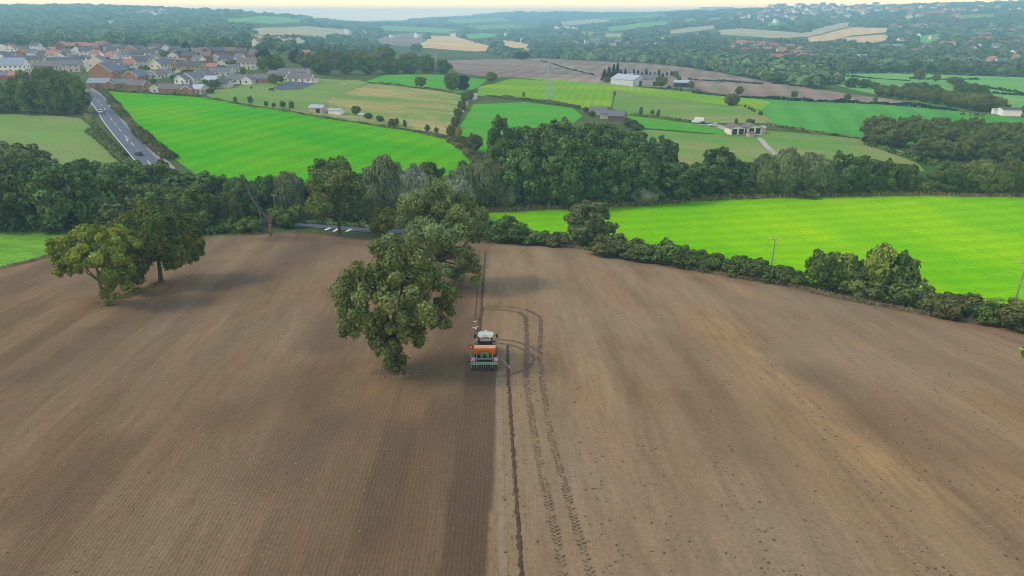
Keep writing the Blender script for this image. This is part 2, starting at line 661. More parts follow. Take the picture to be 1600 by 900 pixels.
def make_lobes(rg, W, H, base, n, rmin=0.26, rmax=0.40, flat=1.0, top=0.0):
    """lobes filling an uneven ellipsoid crown W wide whose foliage reaches from base*H to H"""
    cz, rz, rx = H * (1 + base) / 2, H * (1 - base) / 2, W / 2
    lobes = []
    for i in range(n):
        t = (i + 0.5) / n
        z = 1 - 2 * t
        ph = i * 2.39996 + rg.normal(0, 0.35)
        rad = math.sqrt(max(0, 1 - z * z))
        r = rg.uniform(rmin, rmax)
        k = rg.uniform(0.86, 1.06) - r
        zs = z if z > 0 else z * flat
        lobes.append((rx * k * rad * math.cos(ph), rx * k * rad * math.sin(ph), cz + rz * (1 - r) * zs * rg.uniform(0.85, 1.05) + top, r * min(rx, rz * 1.25)))
    lobes.append((0, 0, cz, 0.62 * min(rx, rz)))
    return lobes

def trunk_mb(rg, H, base, W, r0, lobes, limbs=7, lean=(0, 0)):
    mb = MB()
    fork = H * max(base, 0.16) * 0.95
    top = H * (base + 0.45 * (1 - base))
    pts, rad = [], []
    for i in range(7):
        t = i / 6
        pts.append((lean[0] * t + rg.normal(0, 0.03) * H * 0.1, lean[1] * t + rg.normal(0, 0.03) * H * 0.1, -0.35 + (top + 0.35) * t))
        rad.append(r0 * (1.45 if i == 0 else 1.0) * (1 - 0.72 * t))
    mb.tube(pts, rad, 9)
    ls = sorted(lobes[:-1], key=lambda q: q[2])
    pick = [ls[int(k)] for k in np.linspace(0, len(ls) - 1, limbs)]
    for q in pick:
        s = Vector((lean[0] * 0.4, lean[1] * 0.4, fork + rg.uniform(0, 0.35) * (top - fork)))
        e = Vector(q[:3])
        m = s.lerp(e, 0.5) + Vector((rg.normal(0, .3), rg.normal(0, .3), -0.05 * H * rg.random()))
        mb.tube([s, s.lerp(m, .5), m, m.lerp(e, .55), e], [r0 * .42, r0 * .34, r0 * .26, r0 * .17, r0 * .06], 6)
        for _ in range(2):
            e2 = e + Vector((rg.normal(0, 1), rg.normal(0, 1), rg.normal(0, .6))) * q[3] * 0.35
            mb.tube([m, m.lerp(e2, .5), e2], [r0 * .16, r0 * .10, r0 * .03], 5)
    return mb

BARK = paint('bark', (0.10, 0.075, 0.05), 0.95, var=0.25, scale=3, spec=0.1)
BARK_PALE = paint('pale_bark', (0.24, 0.19, 0.13), 0.95, var=0.25, scale=3, spec=0.1)
L_OAK = leafy('oak_leaves', (0.020, 0.056, 0.009), (0.235, 0.325, 0.072))
L_WOOD = leafy('woodland_leaves', (0.014, 0.046, 0.011), (0.215, 0.320, 0.086))
L_ASH = leafy('ash_leaves', (0.050, 0.082, 0.020), (0.270, 0.325, 0.120))
L_ASHP = leafy('pale_ash_leaves', (0.085, 0.145, 0.040), (0.350, 0.460, 0.180))
L_LIME = leafy('light_ash_leaves', (0.110, 0.170, 0.024), (0.370, 0.440, 0.080))
L_OAKB = leafy('autumn_oak_leaves', (0.022, 0.056, 0.010), (0.200, 0.275, 0.065), (0.26, 0.22, 0.06))
L_WIL = leafy('willow_leaves', (0.110, 0.150, 0.055), (0.290, 0.350, 0.150))
L_WILP = leafy('pale_willow_leaves', (0.200, 0.250, 0.140), (0.430, 0.480, 0.310))
L_HAW = leafy('hawthorn_leaves', (0.060, 0.090, 0.024), (0.215, 0.225, 0.070), (0.200, 0.125, 0.050))
L_HEDG = leafy('hedge_leaves', (0.040, 0.078, 0.018), (0.160, 0.205, 0.052), (0.160, 0.100, 0.042))
L_GOLD = leafy('golden_leaves', (0.075, 0.130, 0.015), (0.240, 0.230, 0.030), (0.360, 0.210, 0.020))
L_OLIVE = leafy('olive_leaves', (0.055, 0.095, 0.022), (0.250, 0.300, 0.090), (0.240, 0.215, 0.075))
L_CON = leafy('conifer_needles', (0.008, 0.030, 0.014), (0.022, 0.060, 0.026), trans=0.1)
L_COPP = leafy('copper_leaves', (0.030, 0.018, 0.024), (0.060, 0.030, 0.032), trans=0.1)
L_FAR = leafy('far_wood_leaves', (0.022, 0.075, 0.042), (0.200, 0.285, 0.120), (0.210, 0.220, 0.085))
L_YEL = leafy('yellow_leaves', (0.30, 0.30, 0.02), (0.55, 0.45, 0.03))

def tree_meshes(seed, W, H, base, nl, nleaf, ls, r0, kind='broad', **kw):
    rg = np.random.default_rng(seed)
    if kind == 'conifer':
        n = nleaf
        t = rg.random(n) ** 0.7
        z = H * (1 - t)
        a = rg.random(n) * 2 * math.pi
        r = W / 2 * t * (0.75 + 0.25 * np.sin(z * 2.2) ** 2) * (1 - 0.3 * rg.random(n) ** 2)
        cen = np.stack([r * np.cos(a), r * np.sin(a), z + 0.1], 1)
        nor = np.stack([np.cos(a), np.sin(a), np.full(n, 0.6)], 1) + rg.normal(0, .4, (n, 3))
        cm = leaf_mesh('crown', cen, nor, np.full(n, ls), rg.random(n), rg=rg)
        tm = MB().tube([(0, 0, -.3), (0, 0, H * .9)], [r0, r0 * .1], 6).mesh('trunk')
        return tm, cm
    lobes = kw.get('lobes') or make_lobes(rg, W, H, base, nl, *kw.get('lr', (0.26, 0.40)), flat=kw.get('flat', 0.9))
    ctr = np.array([0, 0, H * (1 + base) / 2])
    limb_lobes = lobes
    if kind == 'broad': lobes = sub_lobes(rg, lobes, kw.get('sub', 4), core=kw.get('core', True))
    cen, nor, tint = crown_points(rg, lobes, nleaf, ctr, kw.get('inner', 0.25), low=kw.get('low', 0.05))
    if kind == 'willow':
        cen[:, 2] -= np.abs(rg.normal(0, 0.022 * H, len(cen)))
        cen[:, 2] = np.maximum(cen[:, 2], 0.1)
        nor[:, 2] *= 0.6
        cm = leaf_mesh('crown', cen, nor, np.full(len(cen), ls * 1.05), tint, aspect=0.48, hang=True, rg=rg)
    else:
        cm = leaf_mesh('crown', cen, nor, np.full(len(cen), ls), tint, aspect=kw.get('aspect', 0.6), rg=rg)
    tm = trunk_mb(rg, H, base, W, r0, limb_lobes, kw.get('limbs', 6), kw.get('lean', (0, 0))).mesh('trunk')
    return tm, cm

PROTO = {}
PROTO_SIZE = {}

def proto(kind, variants):
    PROTO[kind] = variants

def vset(kind, n, W, H, base, nl, nleaf, ls, r0, mode='broad', seed=0, **kw):
    PROTO[kind] = [tree_meshes(seed + i, W, H, base, nl, nleaf, ls, r0, mode, **kw) for i in range(n)]
    PROTO_SIZE[kind] = (W, H)

vset('broad', 7, 13, 13, -0.10, 30, 9000, 0.33, 0.38, seed=100, lr=(0.20, 0.36))
vset('tall', 3, 9, 14, -0.10, 28, 7500, 0.31, 0.30, seed=130, lr=(0.24, 0.40))
vset('willow', 3, 11, 11, 0.04, 26, 8500, 0.32, 0.32, 'willow', seed=160, lr=(0.26, 0.42))
vset('bush', 5, 5, 4, 0.0, 14, 3000, 0.19, 0.10, seed=200, lr=(0.3, 0.48), limbs=5)
vset('small', 4, 6, 6, 0.06, 15, 2600, 0.25, 0.16, seed=230, lr=(0.3, 0.48), limbs=4)
vset('spire', 3, 3.2, 10, 0.0, 1, 900, 0.42, 0.15, 'conifer', seed=260)

BASE_NAME = {'broad': 'broadleaf_tree', 'tall': 'broadleaf_tree', 'willow': 'willow_tree', 'bush': 'bush', 'small': 'broadleaf_tree', 'spire': 'conifer_tree'}
CAT = {'bush': 'bush'}
_cnt = [0]

def tree(kind, leaf, px, py, wp, hp, base, where, group=None, name=None, bark=BARK, spread=1.0):
    """a copy of one of the kind's trees at ground pixel (px, py), wp by hp reference pixels large"""
    p = P(px, py)
    W, H = PROTO_SIZE[kind]
    k = _cnt[0]
    _cnt[0] += 1
    tm, cm = PROTO[kind][k % len(PROTO[kind])]
    wm, hm = wpx(p, wp), hpx(p, py, hp)
    e = empty(name or BASE_NAME[kind], (p.x, p.y, p.z), (k * 2.4) % 6.28)
    e.scale = (wm / W, wm / W * spread, hm / H)
    for nm, me, mt in (('trunk', tm, bark), ('crown', cm, leaf)):
        o = bpy.data.objects.new(nm, me)
        C.objects.link(o)
        if len(me.materials) == 0: me.materials.append(mt)
        o.material_slots[0].link = 'OBJECT'
        o.material_slots[0].material = mt
        o.parent = e
    reg(e, base, where, CAT.get(kind, 'tree'), group)
    return e

def hero(name, seed, px, py, wp, hp, crown_base, nl, nleaf, ls, leaf, r0, label, bark=BARK, lobes=None, offx=0.0, **kw):
    """one tree with a mesh of its own"""
    p = P(px, py)
    W, H = wpx(p, wp), hpx(p, py, hp)
    if lobes:
        lobes = [(a * W / 2, b * W / 2, c * H, r * W / 2) for a, b, c, r in lobes]
    tm, cm = tree_meshes(seed, W, H, crown_base, nl, nleaf, ls, r0, lobes=lobes, **kw)
    e = empty(name, p)
    link_mesh('trunk', tm, bark, e)
    link_mesh('crown', cm, leaf, e)
    tag(e, label, 'tree')
    return e, p, W, H

def hedge(pts, wid, hgt, leaf, label, nper=16, ls=0.3, name='hedge', seed=1, group=None, px=True, gap=0.0):
    """leafy bank along a polyline, uneven in height and width"""
    rg = np.random.default_rng(seed)
    ln = [P(a, b) for a, b in pts] if px else [Vector((a, b, 0)) for a, b in pts]
    seg = [(a, b, (b - a).length) for a, b in zip(ln[:-1], ln[1:])]
    L = sum(s[2] for s in seg)
    n = int(L * nper)
    pick = rg.choice(len(seg), n, p=np.array([s[2] for s in seg]) / L)
    A = np.array([s[0][:2] for s in seg])[pick]
    B = np.array([s[1][:2] for s in seg])[pick]
    t = rg.random((n, 1))
    q = A + t * (B - A)
    d = (B - A) / (np.linalg.norm(B - A, axis=1, keepdims=True) + 1e-9)
    s = np.stack([d[:, 1], -d[:, 0]], 1)
    al = q[:, 0] * 0.37 + q[:, 1] * 0.29
    hh = hgt * (0.75 + 0.30 * np.sin(al) + 0.22 * np.sin(al * 2.7 + 1) + 0.12 * np.sin(al * 6.1))
    ww = wid * (0.85 + 0.22 * np.sin(al * 1.7 + 2) + 0.15 * np.sin(al * 4.1))
    th = rg.random(n) * math.pi
    rr = 1 - 0.35 * rg.random(n) ** 1.6
    lat, z = np.cos(th) * rr, np.maximum(np.sin(th) ** 0.7 * rr, 0.02)
    xy = q + s * (lat * ww / 2)[:, None]
    zz = terrain(xy[:, 0], xy[:, 1]) + z * hh
    nor = np.concatenate([s * lat[:, None], (z + 0.2)[:, None]], 1) + rg.normal(0, 0.45, (n, 3))
    tint = np.clip(0.5 + 0.35 * np.sin(al * 3.3) + rg.normal(0, 0.22, n), 0, 1)
    keep = np.ones(n, bool)
    if gap: keep = np.sin(al * 1.3) * 0.5 + 0.5 > gap * rg.random(n)
    c = np.concatenate([xy, zz[:, None]], 1)[keep]
    me = leaf_mesh(name, c, nor[keep], np.full(len(c), ls), tint[keep], rg=rg)
    o = link_mesh(name, me, leaf)
    tag(o, label, 'hedge', group)
    return o


# ------------------------------------------------------------------ ground
M_GROUND = grass('rough_ground', (0.045, 0.085, 0.020), (0.085, 0.125, 0.030), (0.12, 0.11, 0.045), 0.02, patch=0.6)
yy, uu = np.meshgrid(G_ROWS, G_COLS, indexing='ij')
gx = uu * (yy + G_OFF)
gz = terrain(gx, yy)
W_ = len(G_COLS)
ii, jj = np.meshgrid(np.arange(len(G_ROWS) - 1), np.arange(W_ - 1), indexing='ij')
q = (ii * W_ + jj).ravel()
ground = link_mesh('ground', np_mesh('ground', np.stack([gx.ravel(), yy.ravel(), gz.ravel()], 1), np.stack([q, q + 1, q + W_ + 1, q + W_], 1).ravel(), np.full(len(q), 4), smooth=True), M_GROUND)
ground['kind'] = 'structure'

# ------------------------------------------------------------------ the ploughed field in front
def soil(name, near=True):
    m, n, l = new_mat(name)
    tc = nd(n, 'ShaderNodeTexCoord')
    v = tc.outputs['Object']
    def attr(a): return nd(n, 'ShaderNodeAttribute', attribute_name=a).outputs['Fac']
    row, dark, ochre, left = attr('row'), attr('damp_and_shade'), attr('ochre'), attr('drilled')
    cx = nd(n, 'ShaderNodeCombineXYZ')
    sx = nd(n, 'ShaderNodeSeparateXYZ')
    l.new(v, sx.inputs[0])
    l.new(row, cx.inputs[0])
    l.new(math_n(n, l, 'MULTIPLY', sx.outputs['Y'], 0.10), cx.inputs[1])
    streak = noise(n, l, cx.outputs[0], 0.22, 5, 0.62)          # broad drifts along the drilling
    streak2 = noise(n, l, cx.outputs[0], 1.5, 4, 0.65)          # single bouts
    broad = noise(n, l, v, 0.030, 4, 0.55)
    fine = noise(n, l, v, 3.2, 5, 0.75)
    c = mix(n, l, ramp(n, l, streak, 0.34, 0.66), (0.180, 0.112, 0.055), (0.285, 0.188, 0.098))
    c = mix(n, l, ramp(n, l, broad, 0.38, 0.68), c, (0.250, 0.178, 0.102))
    c = mix(n, l, math_n(n, l, 'MULTIPLY', ramp(n, l, noise(n, l, cx.outputs[0], 0.13, 3, 0.5), 0.5, 0.68), 0.5), c, (0.300, 0.172, 0.085))
    c = mix(n, l, math_n(n, l, 'MULTIPLY', math_n(n, l, 'MULTIPLY', ochre, ramp(n, l, streak2, 0.25, 0.7)), 0.8), c, (0.400, 0.240, 0.095))
    nd_ = math_n(n, l, 'MULTIPLY', math_n(n, l, 'ADD', ramp(n, l, math_n(n, l, 'ADD', math_n(n, l, 'MULTIPLY', streak2, 0.6), math_n(n, l, 'MULTIPLY', noise(n, l, v, 0.16, 5, 0.65), 0.4)), 0.34, 0.62), 0.15), dark)
    c = mix(n, l, math_n(n, l, 'MINIMUM', nd_, 0.93), c, (0.098, 0.064, 0.040))
    c = mix(n, l, math_n(n, l, 'MULTIPLY', attr('fresh'), ramp(n, l, streak2, 0.2, 0.6, (.75, .75, .75, 1))), c, (0.102, 0.066, 0.040))
    c = mix(n, l, math_n(n, l, 'MULTIPLY', left, 0.32), c, (0.085, 0.056, 0.034))
    bout = math_n(n, l, 'FLOOR', math_n(n, l, 'DIVIDE', math_n(n, l, 'ADD', row, 1.55 - 0.0), 3.1))
    wnz = nd(n, 'ShaderNodeTexWhiteNoise', noise_dimensions='1D')
    l.new(bout, wnz.inputs['W'])
    bv = ramp(n, l, wnz.outputs['Value'], 0.0, 1.0, (0.86, 0.85, 0.84, 1), (1.10, 1.10, 1.10, 1))
    c = mix(n, l, math_n(n, l, 'ADD', math_n(n, l, 'MULTIPLY', left, 0.55), 0.30), c, mix(n, l, 1.0, c, bv, 'MULTIPLY'))
    s2 = ramp(n, l, streak2, 0.25, 0.75, (0.84, 0.84, 0.84, 1), (1.13, 1.12, 1.10, 1))
    c = mix(n, l, 1.0, c, s2, 'MULTIPLY')
    # seed rows and harrow lines: 0.25 m apart, on the row coordinate
    ph = math_n(n, l, 'ADD', math_n(n, l, 'MULTIPLY', row, 2 * math.pi / 0.30), math_n(n, l, 'MULTIPLY', noise(n, l, v, 0.5, 3), 5.0))
    sn = math_n(n, l, 'SINE', ph)
    amp = math_n(n, l, 'ADD', math_n(n, l, 'MULTIPLY', math_n(n, l, 'MULTIPLY', left, ramp(n, l, noise(n, l, v, 0.09, 3), 0.35, 0.65)), 0.038), 0.010)
    c = mix(n, l, 1.0, c, math_n(n, l, 'ADD', math_n(n, l, 'MULTIPLY', sn, amp), 1.0), 'MULTIPLY')
    f = ramp(n, l, fine, 0.22, 0.80, (0.72, 0.71, 0.70, 1), (1.26, 1.25, 1.24, 1))
    c = mix(n, l, 1.0, c, f, 'MULTIPLY')
    # small clods thrown up along the passes
    vor = nd(n, 'ShaderNodeTexNoise')
    vor.inputs['Scale'].default_value = 2.1
    vor.inputs['Detail'].default_value = 6
    vor.inputs['Roughness'].default_value = 0.8
    mp = nd(n, 'ShaderNodeMapping')
    mp.inputs['Scale'].default_value = (1, 0.8, 1)
    l.new(v, mp.inputs['Vector'])
    l.new(mp.outputs[0], vor.inputs['Vector'])
    th = math_n(n, l, 'MULTIPLY', ramp(n, l, vor.outputs['Fac'], 0.60, 0.68), ramp(n, l, noise(n, l, cx.outputs[0], 0.55, 3), 0.46, 0.66))
    c = mix(n, l, math_n(n, l, 'MULTIPLY', th, 0.55), c, (0.075, 0.050, 0.034))
    b = nd(n, 'ShaderNodeBsdfPrincipled')
    l.new(c, b.inputs['Base Color'])
    b.inputs['Roughness'].default_value = 1.0
    b.inputs['Specular IOR Level'].default_value = 0.05
    h = math_n(n, l, 'ADD', math_n(n, l, 'MULTIPLY', fine, 0.14), math_n(n, l, 'MULTIPLY', math_n(n, l, 'MULTIPLY', sn, 0.011), math_n(n, l, 'ADD', left, 0.4)))
    bp = nd(n, 'ShaderNodeBump')
    bp.inputs['Strength'].default_value = 0.75
    bp.inputs['Distance'].default_value = 1.0
    l.new(h, bp.inputs['Height'])
    l.new(bp.outputs[0], b.inputs['Normal'])
    o = nd(n, 'ShaderNodeOutputMaterial')
    l.new(b.outputs[0], o.inputs[0])
    return m

EDGE = [(-120, 440), (-60, 432), (0, 421), (60, 406), (95, 396), (130, 386), (330, 370), (450, 364), (520, 367), (590, 373), (660, 377), (740, 379), (800, 379), (870, 384), (950, 396), (1050, 415), (1200, 441), (1300, 464), (1450, 492), (1600, 515), (1760, 548)]
edge_w = pxpoly(EDGE)
field_poly = edge_w + [(92, 20), (-92, 20)]
fr = np.arange(18, 185, 0.36)
fc = np.linspace(-0.80, 0.80, 480)
fm, fx, fy = drape_mesh('ploughed_field', field_poly, 0.10, 0.0, fr, fc, 62.0)

def seg_dist(x, y, pts):
    d = np.full(x.shape, 1e9)
    for (ax, ay), (bx, by) in zip(pts[:-1], pts[1:]):
        ux, uy = bx - ax, by - ay
        t = np.clip(((x - ax) * ux + (y - ay) * uy) / (ux * ux + uy * uy + 1e-9), 0, 1)
        d = np.minimum(d, np.hypot(x - ax - t * ux, y - ay - t * uy))
    return d

def sm(d, a, b):                    # 1 inside a, 0 beyond b
    t = np.clip((b - d) / (b - a), 0, 1)
    return t * t * (3 - 2 * t)

tp = P(757, 578)                    # ground under the drill's coulters
TX, TY = tp.x, tp.y
DRILL_W = 3.1
edge_x = TX + DRILL_W / 2           # right side of the drilled land
# seed rows: straight ahead on the right, fanning to the left over the drilled land
kleft = np.clip((edge_x - fx) / 26.0, 0, 1.6)
row = fx + kleft * 0.10 * (fy - 40) + np.where(fx < edge_x, 0.9 * np.sin(fy / 26.0) * np.clip(kleft, 0, 1), 0)
drilled = ((fx < edge_x + 0.05 * np.sin(fy * 2)) & ((fy < TY) | (fx < edge_x - DRILL_W))).astype(float)
lim = TX - DRILL_W / 2
damp_and_shade = np.zeros(fx.shape)  # damp soil, plus tree shade painted beside the two ashes
pxl = lambda pts: [(P(a, b).x, P(a, b).y) for a, b in pts]
fresh = np.zeros(fx.shape)
for k_, (a_, yl) in enumerate(((.80, TY), (.42, P(700, 625).y), (.52, P(640, 660).y), (.30, P(600, 660).y), (.45, P(560, 650).y))):
    fresh = np.maximum(fresh, a_ * np.clip((row - (edge_x - 3.1 * (k_ + 1))) / (.05 if k_ == 0 else .5) + .5, 0, 1) * np.clip((edge_x - 3.1 * k_ - row) / (.05 if k_ == 0 else .5) + .5, 0, 1) * np.clip((yl - fy) / 3.0 + .5, 0, 1) * np.clip(.85 + .2 * np.sin(fy / 5.0 + k_ * 2), 0, 1))
damp_and_shade = np.maximum(damp_and_shade, 0.3 * ((fx > lim) & (fx < edge_x) & (fy < TY)) * np.clip(0.85 + 0.2 * np.sin(fy / 6.0), 0, 1))
damp_and_shade = np.maximum(damp_and_shade, 0.25 * sm(seg_dist(fx, fy, pxl([(705, 760), (712, 680), (735, 620)])), 0.40, 4.64))
damp_and_shade = np.maximum(damp_and_shade, 0.35 * sm(seg_dist(fx, fy, pxl([(610, 830), (640, 730), (690, 660)])), 0.24, 4.35))
damp_and_shade = np.maximum(damp_and_shade, 0.45 * sm(seg_dist(fx, fy, pxl([(420, 740), (470, 680), (540, 650)])), 0.40, 6.52))
damp_and_shade = np.maximum(damp_and_shade, 0.45 * sm(seg_dist(fx, fy, pxl([(360, 650), (450, 600), (480, 640)])), 0.32, 6.52))
damp_and_shade = np.maximum(damp_and_shade, 0.60 * sm(seg_dist(fx, fy, pxl([(30, 590), (150, 520), (260, 480)])), 0.20, 5.80))
damp_and_shade = np.maximum(damp_and_shade, 0.65 * sm(seg_dist(fx, fy, pxl([(240, 490), (330, 460), (430, 420), (500, 385)])), 0.40, 7.97))
damp_and_shade = np.maximum(damp_and_shade, 0.55 * sm(seg_dist(fx, fy, pxl([(430, 374), (560, 382), (690, 392)])), 0.20, 6.52))
damp_and_shade = np.maximum(damp_and_shade, 0.55 * sm(seg_dist(fx, fy, pxl([(170, 700), (60, 800)])), 0.20, 4.35))
damp_and_shade = np.maximum(damp_and_shade, 0.55 * sm(seg_dist(fx, fy, pxl([(520, 500), (500, 540)])), 0.20, 5.08))
damp_and_shade = np.maximum(damp_and_shade, 0.75 * sm(seg_dist(fx, fy, pxl([(725, 390), (712, 450), (700, 500)])), 0.24, 3.77))  # shade right of the rear ash, painted into the soil colour
damp_and_shade = np.maximum(damp_and_shade, 0.45 * sm(seg_dist(fx, fy, pxl([(660, 595), (700, 545), (722, 500)])), 0.24, 4.64))  # painted shade on the ground between the front ash and the tractor
damp_and_shade = np.maximum(damp_and_shade, 0.40 * sm(seg_dist(fx, fy, pxl([(1290, 590), (1400, 640), (1480, 700)])), 0.40, 7.97))
damp_and_shade = np.maximum(damp_and_shade, 0.30 * sm(seg_dist(fx, fy, pxl([(1060, 530), (1090, 620), (1130, 700)])), 0.32, 6.52))
damp_and_shade = np.maximum(damp_and_shade, 0.22 * sm(seg_dist(fx, fy, pxl([(1180, 470), (1350, 530), (1560, 590)])), 0.32, 7.25))
ochre = 0.75 * sm(seg_dist(fx, fy, pxl([(1105, 485), (1160, 545), (1215, 600), (1280, 650), (1370, 720), (1460, 790)])) + 0.8 * np.sin(fy * .35) + .5 * np.sin(fy * .9 + fx), -0.5, 4.2)
ochre = np.maximum(ochre, 0.45 * sm(seg_dist(fx, fy, pxl([(330, 405), (410, 378)])), 0.5, 4.0))
ochre = np.maximum(ochre, 0.40 * sm(seg_dist(fx, fy, pxl([(300, 540), (400, 480), (470, 440)])), 0.5, 4.5))
ochre = np.maximum(ochre, 0.30 * sm(seg_dist(fx, fy, pxl([(600, 610), (560, 640)])), 0.5, 3.0))
ochre = np.maximum(ochre, 0.35 * sm(seg_dist(fx, fy, pxl([(80, 460), (160, 500), (330, 430)])), 0.8, 5.0))
ochre = np.maximum(ochre, 0.35 * sm(seg_dist(fx, fy, pxl([(1090, 430), (1200, 470), (1350, 540)])), 0.6, 4.0))
for k, a in (('row', row), ('damp_and_shade', damp_and_shade), ('ochre', ochre), ('drilled', drilled), ('fresh', fresh)):
    at = fm.attributes.new(k, 'FLOAT', 'POINT')
    at.data.foreach_set('value', np.asarray(a, np.float32)[:len(fm.vertices)])
M_SOIL = soil('ploughed_soil')
pf = link_mesh('ploughed_field', fm, M_SOIL)
pf['kind'] = 'structure'
FIELDS.append((field_poly, None))

M_DAMP = paint('turned_soil', (0.105, 0.070, 0.044), 1.0, var=0.30, scale=2.5, spec=0.05)
M_LUG = paint('lug_print_soil', (0.150, 0.102, 0.060), 1.0, var=0.35, scale=1.5, spec=0.05)
M_PALE = paint('pressed_soil', (0.245, 0.172, 0.100), 1.0, var=0.10, scale=1.2, spec=0.05)

# strip beside the drilled land, the marker furrow, wheel marks
def rb(name, mat, px, width, seed, off=0.115, jag=0.03, arch=0.0, step=0.6):
    return ribbon(name, mat, [P(a, b) for a, b in px], width, off, 0.0, step, jag=jag, seed=seed, arch=arch)

def lugs(name, px, width, seed, pitch=0.36, skip=0.0):
    """prints of a lugged tyre: paired slanting bars pressed into the ground"""
    pts = [P(a, b) for a, b in px]
    line = []
    for a, b in zip(pts[:-1], pts[1:]):
        n = max(1, int((b - a).length / pitch))
        line += [a.lerp(b, k / n) for k in range(n)]
    for _ in range(6):
        line = [line[0]] + [(line[i - 1] + line[i] * 2 + line[i + 1]) / 4 for i in range(1, len(line) - 1)] + [line[-1]]
    rg = np.random.default_rng(seed)
    V, fl = [], []
    for i in range(len(line) - 1):
        p = line[i]
        d = (line[i + 1] - p); d.z = 0
        if d.length < 1e-6: continue
        d.normalize()
        s = Vector((d.y, -d.x, 0))
        for side in (-1, 1):
            if rg.random() < skip: continue
            off = d * (pitch * 0.5 if side > 0 else 0)
            a0 = p + off + s * side * 0.02
            a1 = p + off + s * side * width * (0.5 + rg.normal(0, .07)) - d * 0.20
            h = 0.055 + rg.random() * 0.03
            b = len(V)
            for q in (a0 + d * h, a0 - d * h, a1 - d * h * 1.3, a1 + d * h * 1.3):
                V.append((q.x, q.y, tz(q.x, q.y) + 0.125))
            fl += [b, b + 1, b + 2, b + 3]
    me = np_mesh(name, V, fl, np.full(len(fl) // 4, 4))
    o = link_mesh(name, me, M_LUG)
    o['kind'] = 'structure'
    return o

rb('soil_strip', M_PALE, [(779, 592), (781, 680), (783, 780), (786, 905), (788, 960)], lambda t: 0.55, 3, jag=0.02)
rb('marker_furrow', M_DAMP, [(793, 541), (795, 600), (800, 680), (806, 770), (814, 880), (820, 960)], 0.32, 4, jag=0.05, arch=0.05, step=0.3)
rb('marker_furrow', M_DAMP, [(759, 391), (756, 430), (753, 470), (749, 530)], 0.40, 5, jag=0.05, arch=0.04, step=0.4)
rb('wheel_mark', M_DAMP, [(750, 392), (746, 450), (743, 500)], 0.16, 15, jag=0.04)
rb('wheel_mark', M_DAMP, [(755, 480), (749, 505), (743, 530)], 0.5, 6, jag=0.06)
TR1 = [(758, 481), (790, 480), (815, 483), (835, 490), (845, 497), (845, 520), (843, 550), (845, 575), (850, 620), (862, 690), (885, 770), (905, 840), (925, 905), (942, 960)]
TR2 = [(760, 485), (790, 485), (812, 489), (822, 497), (823, 520), (823, 555), (822, 590), (828, 640), (842, 720), (860, 800), (877, 880), (892, 955)]
TR3 = [(776, 531), (800, 533), (825, 541), (848, 553)]
TR4 = [(776, 537), (800, 540), (822, 549), (836, 560), (828, 575), (805, 585), (780, 590)]
for k, t in enumerate((TR1, TR2, TR3, TR4)):
    lugs('tyre_track', t, 0.62 if k < 2 else 0.5, 20 + k, 0.40, 0.16)
M_PRESS = paint('pressed_track_soil', (0.150, 0.108, 0.070), 1.0, var=0.2, scale=2.0, spec=0.05)
for k, t in enumerate((TR1, TR2, TR3, TR4)):
    rb('tyre_track', M_PRESS, t[:7] if k < 2 else t, 0.45, 40 + k, off=0.108, jag=0.05)

# clods lying on the soil
rg = np.random.default_rng(11)
def clods(name, n, xr, yr, smin, smax, mat, seed):
    rg = np.random.default_rng(seed)
    y = yr[0] + (yr[1] - yr[0]) * rg.random(n) ** 1.5
    x = (xr[0] + (xr[1] - xr[0]) * rg.random(n)) * (y + 25) / 60
    band = np.sin(x * 0.9 + np.sin(y * .05) * 2) * np.sin(x * 0.23 + 1) + rg.normal(0, 0.5, n)
    ok = (band > 0.15) & pip(field_poly, x, y)
    x, y = x[ok], y[ok]
    n = len(x)
    s = smin + (smax - smin) * rg.random(n) ** 3
    z = terrain(x, y) + 0.10
    base = np.array([(1, 0, 0), (0, 1, 0), (-1, 0, 0), (0, -1, 0), (0, 0, .8)], float)
    V = base[None] * s[:, None, None] * (0.6 + 0.8 * rg.random((n, 5, 1))) + np.stack([x, y, z], 1)[:, None, :]
    F = np.array([(0, 1, 4), (1, 2, 4), (2, 3, 4), (3, 0, 4)])
    ff = (np.arange(n)[:, None, None] * 5 + F[None]).ravel()
    o = link_mesh(name, np_mesh(name, V.reshape(-1, 3), ff, np.full(n * 4, 3)), mat)
    tag(o, None, None, None, 'stuff')
M_CLOD = paint('clod_soil', (0.115, 0.078, 0.050), 1.0, var=0.3, scale=2.5, spec=0.05)
clods('soil_clods', 12000, (edge_x, 50), (26, 100), 0.03, 0.13, M_CLOD, 1)
clods('soil_clods', 14000, (-50, edge_x), (26, 90), 0.03, 0.09, M_CLOD, 2)
clods('pale_stones', 2200, (-50, 40), (26, 70), 0.025, 0.06, paint('pale_stone', (0.45, 0.40, 0.33), 0.9, var=.15), 3)

# ------------------------------------------------------------------ open ground beyond
G_VIVID = grass('valley_grass', (0.150, 0.420, 0.000), (0.290, 0.510, 0.000), (0.090, 0.350, 0.002), 0.018, (1.35, 0.045, 0.05), patch=0.4)
G_VIVID2 = grass('hill_grass', (0.045, 0.290, 0.004), (0.080, 0.335, 0.004), (0.140, 0.345, 0.004), 0.016, (0.4, 0.03, 0.05), patch=0.6)
G_BRIGHT = grass('bright_pasture', (0.055, 0.270, 0.022), (0.090, 0.320, 0.030), (0.150, 0.300, 0.040), 0.02, patch=0.5)
G_LIME = grass('lime_pasture', (0.160, 0.300, 0.016), (0.255, 0.350, 0.020), (0.075, 0.270, 0.020), 0.014, (0.15, 0.06, 0.05), patch=0.45)
G_OLIVE = grass('olive_pasture', (0.130, 0.235, 0.045), (0.190, 0.285, 0.065), (0.215, 0.240, 0.085), 0.02, patch=0.6)
